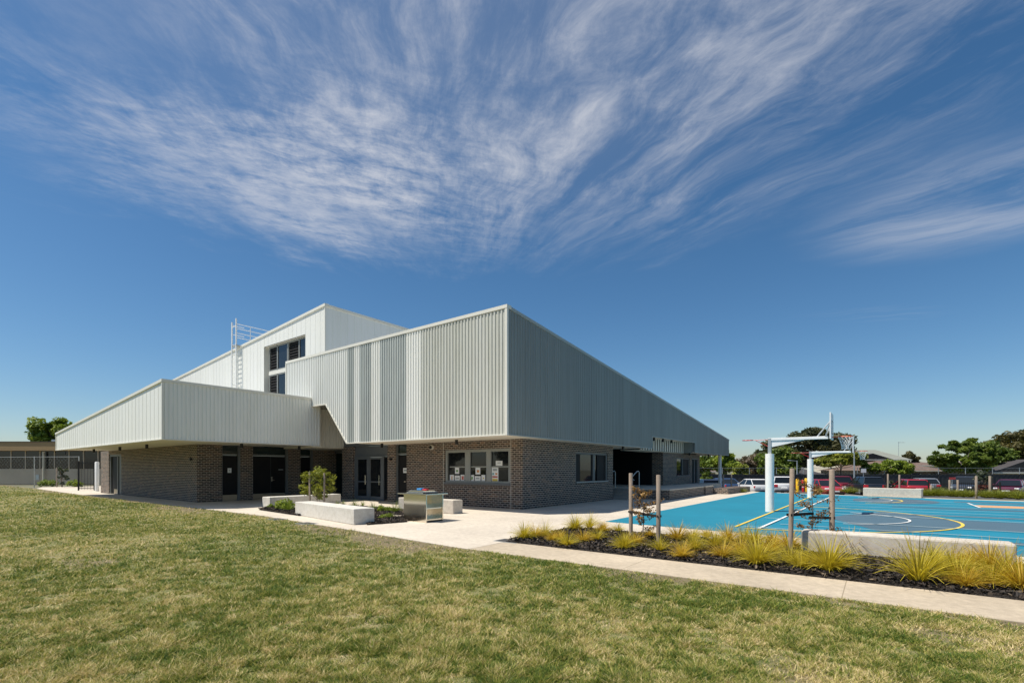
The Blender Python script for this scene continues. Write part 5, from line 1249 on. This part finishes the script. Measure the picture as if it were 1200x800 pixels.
house(1093, 88, 44, 545, 540, 8, M['tile_brown'], M['cream_wall'], 'flat brown roofed house behind the brown tiled hip roof')
house(1205, 62, 84, 553, 538, 9, M['dk_roof'], M['cream_wall'], 'cream house with a dark gabled roof at the right edge', gable=True, trim=M['cream_trim'])
house(826, 70, 34, 552, 544, 8, M['tile_brown'], M['cream_wall'], 'small brown roofed house seen past the canopy post')
house(948, 60, 44, 556, 545.5, 8, M['dk_roof'], M['dk_roof'], 'dark grey roofed shed behind the fence left of the second goal')
# antenna on the grey-green roof
x, y = at(1053, 86); z0 = zat(x, y, 540); an = empty('tv_antenna', (x, y, z0), TH, label='thin television antenna on the grey green roof', cat='antenna')
MB().tube([(0, 0, 0), (0, 0, 3.4)], .03, 6).build('mast', M['galv'], an); MB().tube([(-.1, 0, 3.3), (1.1, 0, 3.3)], .025, 6).tube([(.5, -.5, 3.3), (.5, .5, 3.3)], .02, 5).tube([(.9, -.4, 3.3), (.9, .4, 3.3)], .02, 5).build('aerial', M['galv'], an)

# ------------------------------------------------------------------ old school block at far left
x, y = at(40, 52); s = 52/F_PX
sc = empty('school_block', (x, y, 0), TH, label='long low school block with brown fascia and dark windows at the far left', cat='building')
X0, X1 = (-150-40)*s, (150-40)*s+3
def zz2(py): return EYE+(550-py)*s
MB().box(X0, X1, 0, 8, 0, zz2(549)).build('lower_wall', M['school_panel'], sc)
MB().box(X0-.1, X1+.1, -.5, 8.2, zz2(528), zz2(518)).build('fascia', M['brown_board'], sc)
MB().box(X0-.15, X1+.15, -.56, 8.3, zz2(518)+.002, zz2(517.3)).build('roof', M['dk_roof'], sc)
MB().box(X0, X1, .15, 7.9, zz2(549)+.002, zz2(528)-.002).build('core_wall', M['dark_room'], sc)
px_ = -140
while px_ < 135:
    a, b = (px_-40)*s, (px_+17-40)*s
    wd = MB().box(a+.05, b-.05, .02, .06, zz2(549)+.03, zz2(528)-.03).build('window', M['glass'], sc)
    MB().box(b-.05, b+.05, -.03, .1, zz2(549)+.003, zz2(528)-.003).build('window_frame', M['school_panel'], wd); px_ += 17
MB().box((42-40)*s, (46-40)*s, -.04, -.002, zz2(562), zz2(556)).build('vent', M['galv'], sc)
MB().tube([((53-40)*s, -.2, 0), ((53-40)*s, -.2, zz2(529))], .09, 8).build('downpipe', M['cream_wall'], sc)
ac = MB().box((55-40)*s, (66-40)*s, .5, 1.8, zz2(517.3)+.002, zz2(514.5)); ac.build('roof_unit', M['galv'], sc)
chainlink(at(-60, 45), at(92, 43), -.03, 2.75, 'grey chain link fence in front of the far left school block', .35, 4.2)
x, y = at(73, 44); tree_at(73, 44, 541, 12, 571, 'sapling', 'slim young tree with one stake beside the far left fence', 'sapling', 140, FO['greygreen'], 12, 900, .10, gz_=0, crad=.32)
x, y = at(66.5, 43.7); stake(x, y, 1.75, .05, 'stake beside the slim tree at the far left fence')
x, y = at(113.7, 35.5); o = empty('bottle_bin', (x, y, 0), label='white upright post beside the black steel gate', cat='post')
o.name = 'white_post'; MB().tube([(0, 0, 0), (0, 0, 2.1), (0, 0, 2.16)], [.13, .13, .09], 14).build('shaft', M['white_paint'], o, smooth=True)
